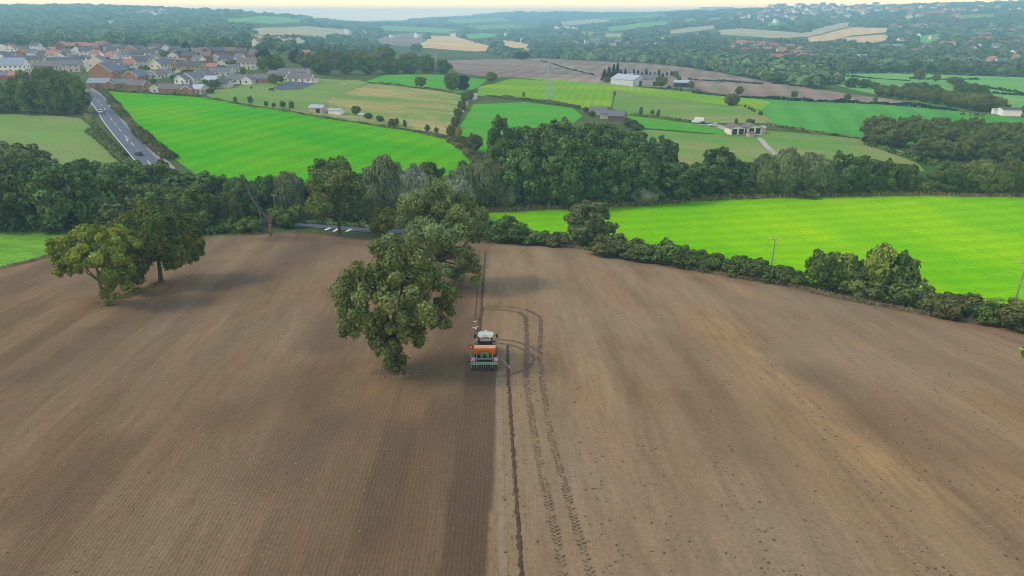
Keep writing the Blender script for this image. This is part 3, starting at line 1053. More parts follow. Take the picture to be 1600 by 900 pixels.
G_DRY = grass('dry_meadow', (0.230, 0.235, 0.065), (0.400, 0.305, 0.125), (0.120, 0.235, 0.045), 0.022, patch=0.8, thr=(0.46, 0.58))
G_MEAD = grass('meadow', (0.155, 0.230, 0.050), (0.260, 0.250, 0.085), (0.085, 0.255, 0.035), 0.02, patch=0.8, thr=(0.45, 0.6))
G_GREEN = grass('far_pasture', (0.065, 0.260, 0.040), (0.100, 0.300, 0.055), (0.075, 0.210, 0.035), 0.014, (0.3, 0.02, 0.06), patch=0.4)
G_PALEG = grass('pale_pasture', (0.140, 0.310, 0.070), (0.190, 0.350, 0.090), (0.110, 0.270, 0.060), 0.008, patch=0.6)
G_PLOU = grass('far_ploughed_soil', (0.225, 0.165, 0.118), (0.310, 0.232, 0.168), (0.180, 0.130, 0.095), 0.009, (0.25, 0.018, 0.10), patch=0.7)
G_STRAW = grass('straw_stubble', (0.560, 0.330, 0.150), (0.660, 0.430, 0.200), (0.560, 0.400, 0.160), 0.006, (0.4, 0.01, 0.05), patch=0.6)
G_TAN = grass('pale_stubble', (0.400, 0.310, 0.170), (0.480, 0.370, 0.210), (0.300, 0.300, 0.140), 0.006, patch=0.6)
G_VERGE = grass('dry_verge', (0.190, 0.175, 0.065), (0.280, 0.220, 0.110), (0.110, 0.120, 0.040), 0.15, patch=0.8)
M_TRACK = grass('farm_track', (0.330, 0.290, 0.230), (0.420, 0.370, 0.300), None, 0.1)

near_edge = EDGE[11:]
field('grass_field', G_VIVID, [(742, 331), (810, 329), (880, 324), (1000, 319), (1100, 311), (1200, 307), (1320, 304), (1450, 304), (1600, 305), (1800, 306)] + [(a + 8, b - 11) for a, b in reversed(near_edge)] + [(748, 372)], 0.05)
field('grass_field', grass('corner_grass', (0.150, 0.320, 0.030), (0.200, 0.370, 0.035), (0.070, 0.180, 0.022), 0.05, patch=0.6), [(-120, 436), (-60, 428), (0, 418), (60, 403), (95, 393), (130, 383), (150, 362), (60, 358), (-120, 362)], 0.05)
field('grass_field', G_OLIVE, [(-80, 172), (0, 166), (75, 180), (126, 186), (140, 197), (160, 220), (190, 246), (205, 262), (120, 275), (0, 262), (-80, 262)], 0.05)
field('grass_field', G_VIVID2, [(168, 142), (235, 146), (318, 153), (400, 168), (480, 181), (560, 193), (640, 206), (705, 219), (745, 250), (700, 275), (600, 282), (430, 285), (320, 282), (282, 256), (245, 225), (205, 184)], 0.05)
field('pasture', G_OLIVE, [(322, 148), (345, 138), (410, 130), (480, 122), (560, 126), (575, 130), (520, 152), (484, 179), (400, 166), (330, 154)], 0.05)
field('pasture', G_DRY, [(520, 152), (575, 131), (650, 137), (718, 148), (733, 160), (705, 212), (645, 203), (560, 191), (486, 179)], 0.05)
field('pasture', G_BRIGHT, [(572, 128), (600, 118), (690, 117), (762, 125), (745, 138), (718, 146), (650, 136)], 0.05)
field('pasture', G_BRIGHT, [(740, 163), (820, 160), (895, 169), (910, 182), (880, 205), (780, 240), (738, 238), (712, 212)], 0.05)
field('pasture', G_LIME, [(748, 136), (800, 123), (962, 137), (955, 168), (915, 170), (870, 162), (800, 153), (745, 150)], 0.05)
field('pasture', G_LIME, [(802, 121), (970, 134), (1130, 149), (1205, 160), (1190, 172), (1130, 164), (964, 142)], 0.09)
field('pasture', G_MEAD, [(962, 142), (1130, 162), (1185, 172), (1210, 193), (1110, 193), (980, 179), (957, 170)], 0.05)
field('pasture', G_BRIGHT, [(978, 181), (1060, 191), (1130, 197), (1190, 212), (1100, 208), (1000, 200)], 0.05)
field('pasture', G_GREEN, [(1155, 152), (1270, 158), (1400, 163), (1500, 175), (1620, 187), (1800, 206), (1800, 250), (1600, 260), (1345, 216), (1290, 210), (1210, 195), (1186, 172)], 0.05)
field('pasture', G_MEAD, [(1000, 202), (1100, 210), (1200, 205), (1290, 212), (1345, 218), (1420, 240), (1445, 268), (1380, 272), (1300, 262), (1180, 262), (1080, 262), (1020, 235)], 0.05)
field('ploughed_field', G_PLOU, [(698, 95), (760, 93), (845, 91), (1000, 99), (1120, 112), (1200, 128), (1330, 148), (1425, 160), (1372, 162), (1240, 157), (1150, 151), (1085, 140), (970, 134), (800, 121), (750, 119), (712, 113)], 0.05)
ribbon('farm_track', M_TRACK, [P(832, 93), P(870, 102), P(935, 118)], 4.0, 0.5, 0.0003, 8)
field('pasture', G_PALEG, [(1270, 112), (1400, 113), (1600, 121), (1800, 128), (1800, 205), (1620, 184), (1570, 174), (1500, 172), (1430, 160), (1330, 140), (1290, 128)], 0.05)
field('stubble_field', G_STRAW, [(648, 74), (672, 56), (712, 57), (742, 66), (782, 78), (745, 81), (690, 77)], 0.05)
field('ploughed_field', G_PLOU, [(580, 62), (612, 54), (655, 52), (668, 57), (645, 74), (600, 70)], 0.05)
field('stubble_field', G_STRAW, [(786, 62), (812, 66), (838, 72), (825, 79), (780, 71)], 0.05)
field('stubble_field', G_TAN, [(372, 49), (430, 43), (480, 41), (556, 48), (552, 53), (470, 56), (400, 55)], 0.05)
field('stubble_field', G_TAN, [(310, 48), (360, 51), (420, 58), (398, 66), (340, 56)], 0.05)
field('pasture', G_PALEG, [(270, 32), (420, 38), (480, 36), (470, 30), (380, 28)], 0.05)
field('pasture', G_PALEG, [(30, 56), (90, 53), (96, 62), (40, 64)], 0.05)
field('pasture', G_PALEG, [(115, 58), (150, 56), (182, 66), (150, 70)], 0.05)
field('pasture', G_PALEG, [(590, 40), (720, 46), (700, 52), (600, 48)], 0.05)
field('pasture', G_PALEG, [(925, 46), (1000, 36), (1045, 33), (1050, 38), (960, 49)], 0.05)
field('stubble_field', G_TAN, [(1022, 52), (1060, 45), (1110, 40), (1148, 41), (1100, 48), (1050, 53)], 0.05)
field('stubble_field', G_TAN, [(1085, 53), (1150, 44), (1200, 48), (1255, 52), (1318, 35), (1336, 37), (1326, 42), (1262, 58), (1210, 60), (1150, 56)], 0.05)
field('stubble_field', G_STRAW, [(1240, 63), (1330, 43), (1388, 44), (1392, 50), (1330, 56), (1280, 66)], 0.05)
field('stubble_field', G_STRAW, [(1300, 63), (1330, 58), (1390, 53), (1388, 62), (1360, 68)], 0.05)
field('pasture', G_PALEG, [(1410, 60), (1470, 52), (1485, 56), (1440, 66)], 0.05)
field('pasture', G_PALEG, [(1395, 67), (1430, 66), (1480, 60), (1480, 66), (1400, 72)], 0.05)
field('pasture', G_MEAD, [(885, 48), (925, 50), (960, 53), (915, 56)], 0.05)

for k_, pts_ in enumerate(([(-40, 52), (30, 47), (60, 50), (10, 56)], [(150, 44), (230, 40), (250, 44), (180, 48)], [(430, 60), (520, 57), (560, 62), (470, 66)], [(690, 32), (780, 28), (800, 33), (720, 37)], [(720, 40), (800, 38), (830, 43), (750, 47)], [(860, 36), (930, 30), (960, 33), (890, 40)], [(1130, 60), (1200, 62), (1190, 67), (1120, 66)], [(880, 62), (990, 58), (1010, 63), (900, 67)], [(1000, 60), (1110, 57), (1120, 62), (1020, 66)], [(1180, 37), (1240, 33), (1250, 37), (1200, 41)], [(1520, 38), (1580, 33), (1600, 37), (1540, 43)], [(1500, 90), (1590, 87), (1620, 91), (1530, 95)], [(1385, 90), (1440, 88), (1450, 92), (1390, 94)], [(1490, 24), (1570, 21), (1590, 25), (1500, 30)], [(1380, 33), (1440, 31), (1450, 35), (1390, 37)], [(940, 26), (1040, 24), (1050, 27), (950, 30)], [(1060, 30), (1150, 27), (1160, 31), (1070, 34)], [(940, 53), (1010, 52), (1015, 56), (945, 58)], [(700, 56), (760, 52), (800, 56), (740, 61)], [(1480, 77), (1560, 79), (1570, 83), (1490, 82)], [(100, 36), (180, 32), (190, 36), (110, 40)], [(260, 38), (330, 40), (340, 45), (270, 44)])):
    field('pasture', (G_PALEG, G_MEAD, G_TAN)[k_ % 3], pts_, 0.05)

# dry grass strips
vp = lambda pts: [P(a, b) for a, b in pts]
ribbon('verge', G_VERGE, vp([(760, 331), (880, 325), (1000, 320), (1100, 312), (1200, 308), (1320, 305), (1600, 306), (1700, 307)]), 3.5, 0.12, 0.0003, 3, jag=0.35, seed=2)
ribbon('verge', G_VERGE, vp(EDGE[11:]), 2.2, 0.16, 0.0, 1.2, jag=0.15, seed=3)
ribbon('verge', G_VERGE, vp(EDGE[2:11]), 1.2, 0.16, 0.0, 1.2, jag=0.15, seed=4)

def tufts(name, pts, wid, n, h, mat, seed):
    rg = np.random.default_rng(seed)
    ln = vp(pts)
    seg = [(a, b) for a, b in zip(ln[:-1], ln[1:])]
    Ls = np.array([(b - a).length for a, b in seg])
    pk = rg.choice(len(seg), n, p=Ls / Ls.sum())
    A = np.array([s[0][:2] for s in seg])[pk]
    B = np.array([s[1][:2] for s in seg])[pk]
    xy = A + rg.random((n, 1)) * (B - A) + rg.normal(0, wid / 2, (n, 2))
    hh = h * (0.5 + rg.random(n))
    c = np.stack([xy[:, 0], xy[:, 1], terrain(xy[:, 0], xy[:, 1]) + hh * .5 + 0.1], 1)
    nor = np.stack([rg.normal(size=n), rg.normal(size=n), np.zeros(n)], 1)
    me = leaf_mesh(name, c, nor, hh * .5, rg.random(n), aspect=0.35, hang=True, rg=rg)
    o = link_mesh(name, me, mat)
    o['kind'] = 'stuff'
L_DRYG = leafy('dry_grass_blades', (0.19, 0.16, 0.06), (0.34, 0.27, 0.13))
tufts('dry_grass', EDGE[11:], 1.1, 6500, 0.55, L_DRYG, 5)
tufts('dry_grass', EDGE[2:11], 0.8, 2200, 0.4, L_DRYG, 6)
tufts('dry_grass', [(760, 331), (880, 325), (1000, 320), (1100, 312), (1200, 308), (1320, 305), (1600, 306)], 2.5, 5000, 0.9, L_DRYG, 7)

# ------------------------------------------------------------------ roads
M_ASPH = paint('asphalt', (0.105, 0.112, 0.125), 0.9, var=0.12, scale=0.6)
M_PAVE = paint('pavement_slabs', (0.290, 0.225, 0.190), 0.9, var=0.1, scale=0.8)
M_WHITE = paint('road_paint', (0.75, 0.75, 0.72), 0.7, var=0.1, scale=2)
M_KERB = paint('kerb_stone', (0.36, 0.34, 0.31), 0.9, var=0.1, scale=2)
RC = [P(a, b) for a, b in [(130, 140), (148, 152), (160, 166), (176, 190), (196, 214), (222, 243), (245, 268)]]
for i in range(1, len(RC) - 1):
    pass
_, rl = ribbon('road', M_ASPH, RC, 7.6, 0.15, 0.0003, 3)
def offline(line, d):
    out = []
    for i, p in enumerate(line):
        t = (line[min(i + 1, len(line) - 1)] - line[max(i - 1, 0)]).normalized()
        s = Vector((t.y, -t.x, 0))
        out.append(p + s * d)
    return out
side = 1 if offline(rl, 1)[len(rl) // 2].x > rl[len(rl) // 2].x else -1
ribbon('pavement', M_PAVE, offline(rl, side * 4.9), 1.9, 0.28, 0.0003, 3)
ribbon('kerb', M_KERB, offline(rl, side * 3.87), 0.16, 0.29, 0.0003, 3)
ribbon('road_marking', M_WHITE, offline(rl, -side * 3.45), 0.22, 0.19, 0.0003, 3)
ribbon('road_marking', M_WHITE, offline(rl, side * 3.5), 0.12, 0.19, 0.0003, 3)
for k in range(2, len(rl) - 4, 5):
    ribbon('road_marking', M_WHITE, [rl[k], rl[k + 2]], 0.20, 0.20, 0.0003, 2)
RL = [P(a, b) for a, b in [(395, 352), (450, 353), (500, 356), (560, 361), (612, 364), (660, 365)]]
_, rl2 = ribbon('road', M_ASPH, [p + Vector((0, 2.0, 0)) for p in RL], 6.0, 0.16, 0, 2)
ribbon('pavement', M_PAVE, offline(rl2, -4.0) if offline(rl2, -4)[5].y > rl2[5].y else offline(rl2, 4.0), 1.6, 0.24, 0, 2)
for a, b, c, d in ((508, 361, 516, 357), (521, 363, 530, 358), (541, 363, 549, 359)):
    ribbon('road_marking', M_WHITE, [P(a, b), P(c, d)], 0.7, 0.22, 0, 1)

# ------------------------------------------------------------------ haze
hz = MB().box((0, 4800, 40), (27000, 10600, 210))
haze = hz.build('haze', None)
hm, n_, l_ = new_mat('haze')
pv = nd(n_, 'ShaderNodeVolumePrincipled')
pv.inputs['Color'].default_value = HAZE_COLOR
pv.inputs['Density'].default_value = HAZE_DENSITY
pv.inputs['Anisotropy'].default_value = 0.1
ho = nd(n_, 'ShaderNodeOutputMaterial')
l_.new(pv.outputs[0], ho.inputs['Volume'])
haze.data.materials.append(hm)
haze['kind'] = 'stuff'

# ------------------------------------------------------------------ the single trees in the ploughed field
e, hp_, hw, hh = hero('ash_tree', 11, 620, 580, 176, 196, 0.22, 34, 27000, 0.19, L_ASH, 0.42,
    'large loose-crowned green ash standing alone beside the working tractor', BARK,
    lobes=[(-.66, -.1, .50, .28), (-.45, -.3, .40, .28), (.3, -.3, .40, .28), (-.3, 0, .30, .24), (.40, -.2, .34, .22), (-.1, -.3, .26, .24), (0, 0, .30, .16), (.02, 0, .20, .13), (0, 0, .06, .17), (-.62, 0, .66, .36), (-.76, .1, .52, .26), (-.40, -.2, .80, .36), (-.05, .1, .88, .36), (.28, -.1, .90, .34), (.50, .1, .80, .36), (.78, 0, .66, .34), (.92, .1, .52, .24),
           (.15, -.5, .72, .38), (-.3, -.5, .62, .36), (.5, -.5, .62, .34), (-.1, .5, .74, .40), (.45, .5, .66, .38), (-.5, .5, .62, .36), (.1, -.3, .50, .30), (-.62, -.2, .42, .26), (-.84, -.1, .38, .18), (.62, -.2, .46, .24), (.86, -.1, .42, .16), (-.2, -.1, .34, .20), (-.05, 0, .20, .20), (-.02, 0, .10, .22), (.1, .1, .60, .45)],
    inner=0.5, aspect=0.5, limbs=13, low=0.1, sub=8, core=False)
for k, (a, b, c, d) in enumerate((((0.9, -1.5, 5.2), (2.0, -2.6, 6.3), .13, .06), ((1.2, -1.3, 4.6), (2.1, -2.4, 3.6), .16, .10), ((3.2, -1.2, 5.0), (5.2, -1.8, 3.6), .07, .02))):
    MB().tube([a, tuple((p + q) / 2 for p, q in zip(a, b)), b], [c, (c + d) / 2, d], 6).build('broken_branch', paint('bare_wood', (0.42, 0.30, 0.18), .9), e)
rg = np.random.default_rng(3)
mb = MB()
for k in range(70):
    a = rg.random() * 6.28
    r = 0.9 + rg.random() * 1.6
    x, y = hp_.x + 0.3 + r * math.cos(a) * 1.2, hp_.y - 0.3 + r * math.sin(a) * .8
    z = tz(x, y) + .12
    d = rg.normal(0, 0.5, 3)
    mb.tube([(x, y, z), (x + d[0], y + d[1], z + abs(d[2]) * .6)], [.035, .012], 4)
o = mb.build('fallen_sticks', paint('dry_twig', (0.30, 0.24, 0.17), .95))
tag(o, None, None, None, 'stuff')
hero('ash_tree', 12, 686, 446, 158, 152, 0.10, 34, 26000, 0.24, L_ASHP, 0.45,
    'taller paler ash growing right behind the ash that stands beside the tractor', BARK,
    lobes=[(-.7, 0, .55, .34), (-.45, .1, .74, .36), (-.15, 0, .86, .36), (.1, 0, .90, .34), (.38, 0, .80, .38), (.68, 0, .72, .34), (.82, .1, .56, .26), (-.2, -.5, .62, .40), (.3, -.5, .60, .40), (.1, .5, .70, .42), (-.5, .5, .6, .36), (.6, .4, .62, .36),
           (.55, -.2, .36, .30), (.72, -.1, .22, .20), (.3, -.1, .30, .34), (-.1, 0, .34, .38), (.62, -.1, .12, .20), (.3, 0, .12, .26), (-.82, 0, .44, .2), (0, 0, .6, .5)],
    inner=0.5, aspect=0.5, limbs=10, sub=7, core=False)
hero('ash_tree', 13, 164, 476, 132, 122, 0.30, 24, 26000, 0.18, L_LIME, 0.36,
    'yellowish green thin-crowned ash with ivy round its pale trunk, left of a dark oak', BARK_PALE,
    lobes=[(-.6, -.1, .60, .26), (-.2, -.2, .66, .28), (.25, -.2, .50, .30), (-.66, -.2, .50, .20), (.55, -.1, .34, .26), (-.78, 0, .72, .26), (-.90, .1, .56, .18), (-.86, 0, .42, .14), (-.5, -.1, .80, .30), (-.15, 0, .86, .30), (.2, 0, .88, .30), (.55, .1, .84, .30), (.82, .1, .74, .24), (.1, -.4, .70, .30), (.5, -.4, .66, .32), (-.3, .4, .76, .3), (.3, .5, .72, .34), (.6, 0, .52, .30), (.45, -.2, .42, .26), (-.3, -.2, .58, .18), (-.42, -.1, .46, .12), (.3, 0, .28, .22), (.1, 0, .14, .18), (.22, 0, .06, .18)],
    inner=0.5, aspect=0.55, limbs=12, sub=8, core=False)
hero('oak_tree', 14, 252, 442, 152, 112, 0.34, 26, 20000, 0.22, L_OAKB, 0.42,
    'round dense dark oak with a browned top, a bent bare trunk showing beneath', BARK,
    lobes=[(-.62, 0, .74, .34), (-.36, 0, .84, .36), (0, 0, .90, .36), (.36, 0, .82, .36), (.66, 0, .68, .32), (.80, .1, .52, .24), (-.2, -.5, .70, .42), (.25, -.5, .68, .42), (0, .5, .76, .46), (.5, .4, .7, .4), (-.5, .5, .68, .38), (.55, -.2, .50, .30), (.42, -.2, .36, .26), (-.2, -.1, .38, .30), (.7, -.1, .40, .2), (.1, -.2, .56, .36), (-.4, -.2, .54, .36), (-.5, 0, .40, .28), (.86, 0, .44, .12)],
    inner=0.3, limbs=9, lean=(0.5, 0))
hero('hawthorn_tree', 15, 210, 459, 66, 66, 0.15, 14, 2600, 0.24, L_HAW, 0.16,
    'small brownish thorn tree between the yellowish ash and the dark oak', BARK, inner=0.5, limbs=7)
hedge([(166, 472), (200, 464), (245, 446)], 1.6, 0.7, L_HAW, 'low scrubby growth under the pair of trees on the left of the field', 60, 0.16, 'scrub', 4)
o = C.objects['scrub']; o['category'] = 'scrub'
hero('broadleaf_tree', 16, 1640, 640, 112, 118, 0.2, 18, 5200, 0.26, L_LIME, 0.25,
    'bright green tree cut off by the right edge of the picture', BARK, inner=0.35, limbs=6)

# storm-broken tree at the field's far edge
p = P(424, 371)
e = empty('broken_tree', p)
tag(e, 'storm-broken tree with a split orange trunk and one bare leaning limb', 'tree')
k = depth(p) / F
MB().tube([(0, 0, -.3), (-1 * k, 0, 10 * k), (1 * k, 0, 20 * k), (-1 * k, 0, 30 * k), (2 * k, 0, 38 * k)], [.42, .32, .4, .34, .06], 8).tube([(1 * k, 0, 24 * k), (4 * k, .2, 34 * k), (6 * k, 0, 40 * k)], [.3, .2, .04], 6).build('trunk', paint('split_wood', (0.27, 0.135, 0.07), .9, var=.3, scale=2), e)
mb = MB().tube([(-1 * k, 0, 30 * k), (-9 * k, -.5, 42 * k), (-14 * k, -.5, 50 * k), (-22 * k, -.3, 66 * k), (-30 * k, 0, 90 * k), (-38 * k, 0, 103 * k)], [.24, .20, .18, .14, .09, .03], 7)
mb.tube([(-12 * k, -.5, 46 * k), (-10 * k, -.8, 30 * k), (-9 * k, -.9, 26 * k)], [.2, .15, .06], 6)
for (x, z), (x2, z2) in (((-18, 58), (-30, 66)), ((-22, 66), (-34, 74)), ((-26, 76), (-18, 88)), ((-30, 90), (-42, 94)), ((-20, 62), (-12, 70))):
    mb.tube([(x * k, 0, z * k), (x2 * k, -.3, z2 * k)], [.10, .02], 5)
mb.build('bare_limb', paint('dead_wood', (0.13, 0.11, 0.085), .95), e)

# ------------------------------------------------------------------ the tree belt along the valley
def row(kind, leaf, items, base, where, group, **kw):
    for it in items:
        tree(kind, leaf, *it[:4], base, where, group, **kw)

row('broad', L_ASH, [(-12, 300, 100, 90), (45, 300, 95, 82), (88, 305, 50, 62)], 'mid green tree rising behind the dark trees', 'at the far left', 'tree belt left of the lower road')
row('broad', L_WOOD, [(-30, 358, 130, 120), (30, 358, 110, 122), (100, 360, 120, 112), (168, 358, 92, 108), (380, 352, 60, 84)], 'broad dark green oak', 'at the front of the left belt', 'tree belt left of the lower road', name='oak_tree')
row('broad', L_WOOD, [(140, 330, 80, 90), (208, 330, 95, 86), (262, 335, 100, 88), (320, 340, 110, 78), (365, 340, 70, 72), (420, 335, 70, 66), (60, 330, 90, 90)], 'dark green oak', 'at the back of the left belt', 'tree belt left of the lower road', name='oak_tree')
row('broad', L_OAK, [(255, 360, 90, 76), (305, 362, 90, 78)], 'shaded dark oak', 'at the field edge right behind the lone oak', 'tree belt left of the lower road', name='oak_tree')
tree('broad', L_ASH, 217, 358, 124, 76, 'domed mid green tree whose crown shows just above the lone dark oak', '', None)
tree('broad', L_OLIVE, 362, 358, 46, 66, 'lighter olive green tree left of the storm-broken tree', '', None)
row('bush', L_OAK, [(392, 364, 50, 26), (350, 364, 46, 22), (448, 356, 40, 26)], 'low dark bush', 'at the field edge by the broken tree', 'bushes at the far field edge')
tree('willow', L_WIL, 456, 338, 54, 72, 'pale willow left of the big dark dome-shaped tree', '', None)
tree('broad', L_OAK, 525, 335, 104, 98, 'tall dark dome-shaped tree behind the tree with the browned crown', '', None)
hero('sycamore_tree', 31, 531, 367, 100, 110, 0.16, 24, 8000, 0.36, L_OAKB, 0.42, 'tree with browned upper crown and a clear trunk beside the lower road', BARK, inner=.3)
row('bush', L_LIME, [(432, 350, 40, 28), (462, 346, 36, 26)], 'yellowish green bush', 'right of the storm-broken tree', 'light bushes by the lower road')
tree('willow', L_WIL, 602, 340, 76, 98, 'tall yellowish willow right of the dark dome-shaped tree', '', None)
tree('willow', L_WILP, 648, 342, 60, 86, 'silvery willow in front of the small dark tree', '', None)
tree('tall', L_OAK, 674, 325, 54, 84, 'narrow dark tree between the willows', '', None)
tree('willow', L_WILP, 716, 345, 56, 70, 'most silvery willow, just above the ash trees', '', None)
tree('willow', L_WIL, 728, 325, 54, 74, 'greenish willow above the silvery one', '', None)
tree('willow', L_WIL, 760, 326, 66, 80, 'yellow tinged willow at the left end of the dark wood', '', None)
tree('willow', L_WILP, 792, 325, 36, 46, 'small grey willow bush at the left front of the dark wood', '', None)
tree('small', L_GOLD, 598, 371, 60, 52, 'small tree with golden yellow top beside the lower road', '', None)
tree('small', L_GOLD, 745, 372, 40, 52, 'yellowing small tree half hidden behind the rear ash', '', None)
tree('broad', L_OAK, 560, 345, 50, 50, 'dark bushy tree beyond the lower road', '', None)

WG = 'trees of the dark wood in the valley'
row('broad', L_WOOD, [(762, 320, 62, 72), (815, 321, 88, 98), (890, 322, 104, 112), (950, 318, 84, 96), (1000, 315, 74, 84)], 'broad dark green tree', 'along the front of the dark wood', WG)
row('tall', L_WOOD, [(1056, 314, 66, 68), (1092, 308, 60, 62)], 'dense dark green tree', 'at the right front of the dark wood', WG)
tree('small', L_OLIVE, 844, 322, 42, 60, 'small olive tree set into the front of the dark wood', '', None)
tree('willow', L_WILP, 1006, 319, 46, 34, 'pale round willow bush at the front of the dark wood', '', None)
tree('bush', L_OLIVE, 1131, 307, 32, 34, 'round olive bush against the dark trees', '', None)
row('broad', L_WOOD, [(790, 296, 80, 90), (850, 294, 100, 104), (918, 292, 100, 100), (976, 290, 86, 86), (1034, 288, 62, 76)], 'dark green tree', 'in the middle of the dark wood', WG)
row('broad', L_WOOD, [(816, 266, 80, 76), (872, 266, 96, 84), (934, 266, 96, 84), (984, 270, 80, 72), (1026, 262, 52, 54)], 'dark green tree', 'along the back of the dark wood', WG)
tree('tall', L_OAK, 780, 270, 42, 100, 'dark narrow tree standing highest at the left end of the dark wood', '', None)
row('tall', L_WOOD, [(1120, 304, 76, 84), (1160, 304, 50, 60)], 'rounded dark tree', 'between the dark wood and the willows', WG)
BG = 'trees along the far side of the vivid green field'
row('willow', L_WIL, [(1192, 305, 50, 66), (1222, 305, 60, 76), (1262, 303, 70, 66), (1290, 304, 40, 48)], 'grey green willow', 'above the vivid green field', BG)
row('broad', L_WOOD, [(1312, 303, 66, 70), (1348, 302, 56, 64), (1326, 300, 50, 60)], 'dark bluish tree', 'right of the willows above the vivid green field', BG)
row('broad', L_OAK, [(1384, 301, 54, 54), (1412, 300, 46, 50), (1478, 301, 62, 52)], 'rich green rounded tree', 'at the right, above the vivid green field', BG)
row('bush', L_OLIVE, [(1262, 306, 60, 16), (1440, 302, 40, 26), (1520, 303, 50, 24), (1548, 303, 40, 20)], 'low olive bush', 'along the top edge of the vivid green field', BG)
row('willow', L_OLIVE, [(1530, 298, 64, 50), (1570, 304, 50, 58), (1610, 304, 64, 60), (1650, 304, 60, 58)], 'olive grey tree', 'at the right edge above the vivid green field', BG)

# wood on the right hillside
for r, (y0, y1, xs, ws, hs, wh) in enumerate((
    (246, 256, range(1440, 1660, 32), 46, 40, 'in the lowest row of the hillside wood'),
    (226, 244, range(1375, 1660, 30), 46, 40, 'in the second row of the hillside wood'),
    (216, 236, range(1362, 1660, 31), 44, 38, 'in the third row of the hillside wood'),
    (210, 224, range(1378, 1660, 30), 44, 34, 'in the fourth row of the hillside wood'),
    (205, 215, range(1390, 1660, 33), 42, 28, 'in the top row of the hillside wood'))):
    for k, x in enumerate(xs):
        t = (x - 1360) / 260
        lf = (L_OLIVE, L_OAK, L_OLIVE, L_ASH)[(k * 7 + r * 3) % 4]
        tree('broad', lf, x + 5 * math.sin(k * 3.1 + r), y0 + (y1 - y0) * min(1, t) + 2 * math.sin(k * 5 + r), ws * (0.9 + .2 * math.sin(k * 2.2 + r)), hs * (0.92 + .14 * math.sin(k * 4 + r)), {0: 'olive green tree', 1: 'deep green tree', 2: 'olive green tree', 3: 'paler green tree'}[(k * 7 + r * 3) % 4], wh, 'trees of the hillside wood')
tree('bush', L_COPP, 1351, 223, 12, 10, 'dark reddish bush at the left tip of the hillside wood', '', None)
tree('small', L_YEL, 1512, 247, 20, 28, 'bright yellow tree at the edge of the hillside wood', '', None)

# ------------------------------------------------------------------ the hedgerow along the right of the ploughed field
HG = 'shrubs of the field hedgerow'
hl = [(a + 2, b - 6) for a, b in EDGE[11:]]
hedge(hl[:4], 3.6, 2.6, L_HEDG, 'dark low hedge between the ploughed field and the vivid field, far end', 60, 0.26, seed=2, group='field hedgerow')
hedge(hl[3:6], 4.2, 3.2, L_HAW, 'brownish hedge along the crest, middle stretch of the field hedgerow', 70, 0.25, seed=3, group='field hedgerow')
hedge(hl[5:7], 4.2, 3.0, L_HEDG, 'dense hedge in front of the group of taller bushes', 80, 0.24, seed=5, group='field hedgerow')
hedge(hl[6:], 4.4, 3.4, L_HAW, 'brownish hedge running out of the right edge of the picture', 85, 0.23, seed=6, group='field hedgerow')
row('bush', L_OAK, [(760, 376, 56, 31), (795, 379, 84, 38), (835, 382, 51, 23)], 'dense dark bush', 'at the left end of the field hedgerow', HG)
tree('broad', L_ASH, 920, 384, 86, 76, 'rounded mid green tree growing out of the field hedgerow', '', None)
row('bush', L_HAW, [(870, 385, 51, 20), (955, 400, 79, 33), (990, 406, 69, 30)], 'brownish hawthorn shrub', 'near the rounded tree in the field hedgerow', HG)
row('bush', L_OAK, [(1046, 414, 61, 38), (1152, 432, 56, 33)], 'dark green shrub', 'standing above the middle of the field hedgerow', HG)
row('bush', L_HEDG, [(1020, 410, 64, 26), (1080, 420, 69, 30), (1110, 424, 64, 26), (1185, 437, 56, 30), (1215, 443, 64, 28), (1240, 447, 56, 23)], 'olive brown shrub', 'in the middle of the field hedgerow', HG)
row('small', L_OAK, [(1276, 455, 50, 68), (1300, 458, 44, 50), (1330, 463, 60, 62), (1396, 474, 62, 84)], 'dark green tall bush', 'in the tallest clump of the field hedgerow', HG)
row('small', L_LIME, [(1312, 458, 56, 66), (1366, 468, 64, 94)], 'loose yellowish green bush', 'in the tallest clump of the field hedgerow', HG)
row('bush', L_OLIVE, [(1345, 468, 77, 36), (1414, 480, 77, 44), (1440, 486, 56, 30)], 'olive bush', 'in the tallest clump of the field hedgerow', HG)
row('bush', L_HAW, [(1468, 494, 79, 36), (1500, 500, 82, 41), (1528, 504, 56, 28), (1592, 518, 77, 41), (1630, 524, 77, 41)], 'brownish thorn shrub', 'at the right end of the field hedgerow', HG)
row('bush', L_OAK, [(1546, 508, 67, 36), (1450, 490, 38, 26)], 'dark green shrub', 'at the right end of the field hedgerow', HG)

# ------------------------------------------------------------------ hedges and single trees further off
hedge([(140, 206), (160, 222), (185, 246), (205, 262)], 4.0, 1.8, L_HEDG, 'dark hedge left of the road, beside the olive pasture', 22, 0.6, seed=21)
hedge([(134, 176), (146, 196), (172, 222), (196, 244)], 2.5, 1.2, L_OLIVE, 'rough green roadside bank left of the road', 16, 0.6, seed=22)
hedge([(150, 138), (166, 148), (184, 170), (206, 196), (236, 226), (268, 250)], 5.5, 1.9, L_HAW, 'brownish roadside hedge between the road and the hill field', 26, 0.6, seed=23)
hedge([(166, 142), (200, 145), (250, 148), (318, 152)], 1.6, 1.3, L_HEDG, 'dark clipped hedge below the front row of bungalows', 14, 0.6, seed=24)
hedge([(318, 153), (400, 168), (480, 180), (560, 192), (640, 205), (706, 219)], 3.5, 0.9, L_HAW, 'scrubby strip between the hill field and the paddocks', 12, 0.6, seed=25, gap=.7)
hedge([(706, 219), (742, 248), (770, 268)], 6.0, 2.0, L_HAW, 'brownish scrub running down to the dark wood', 26, 0.6, seed=26)
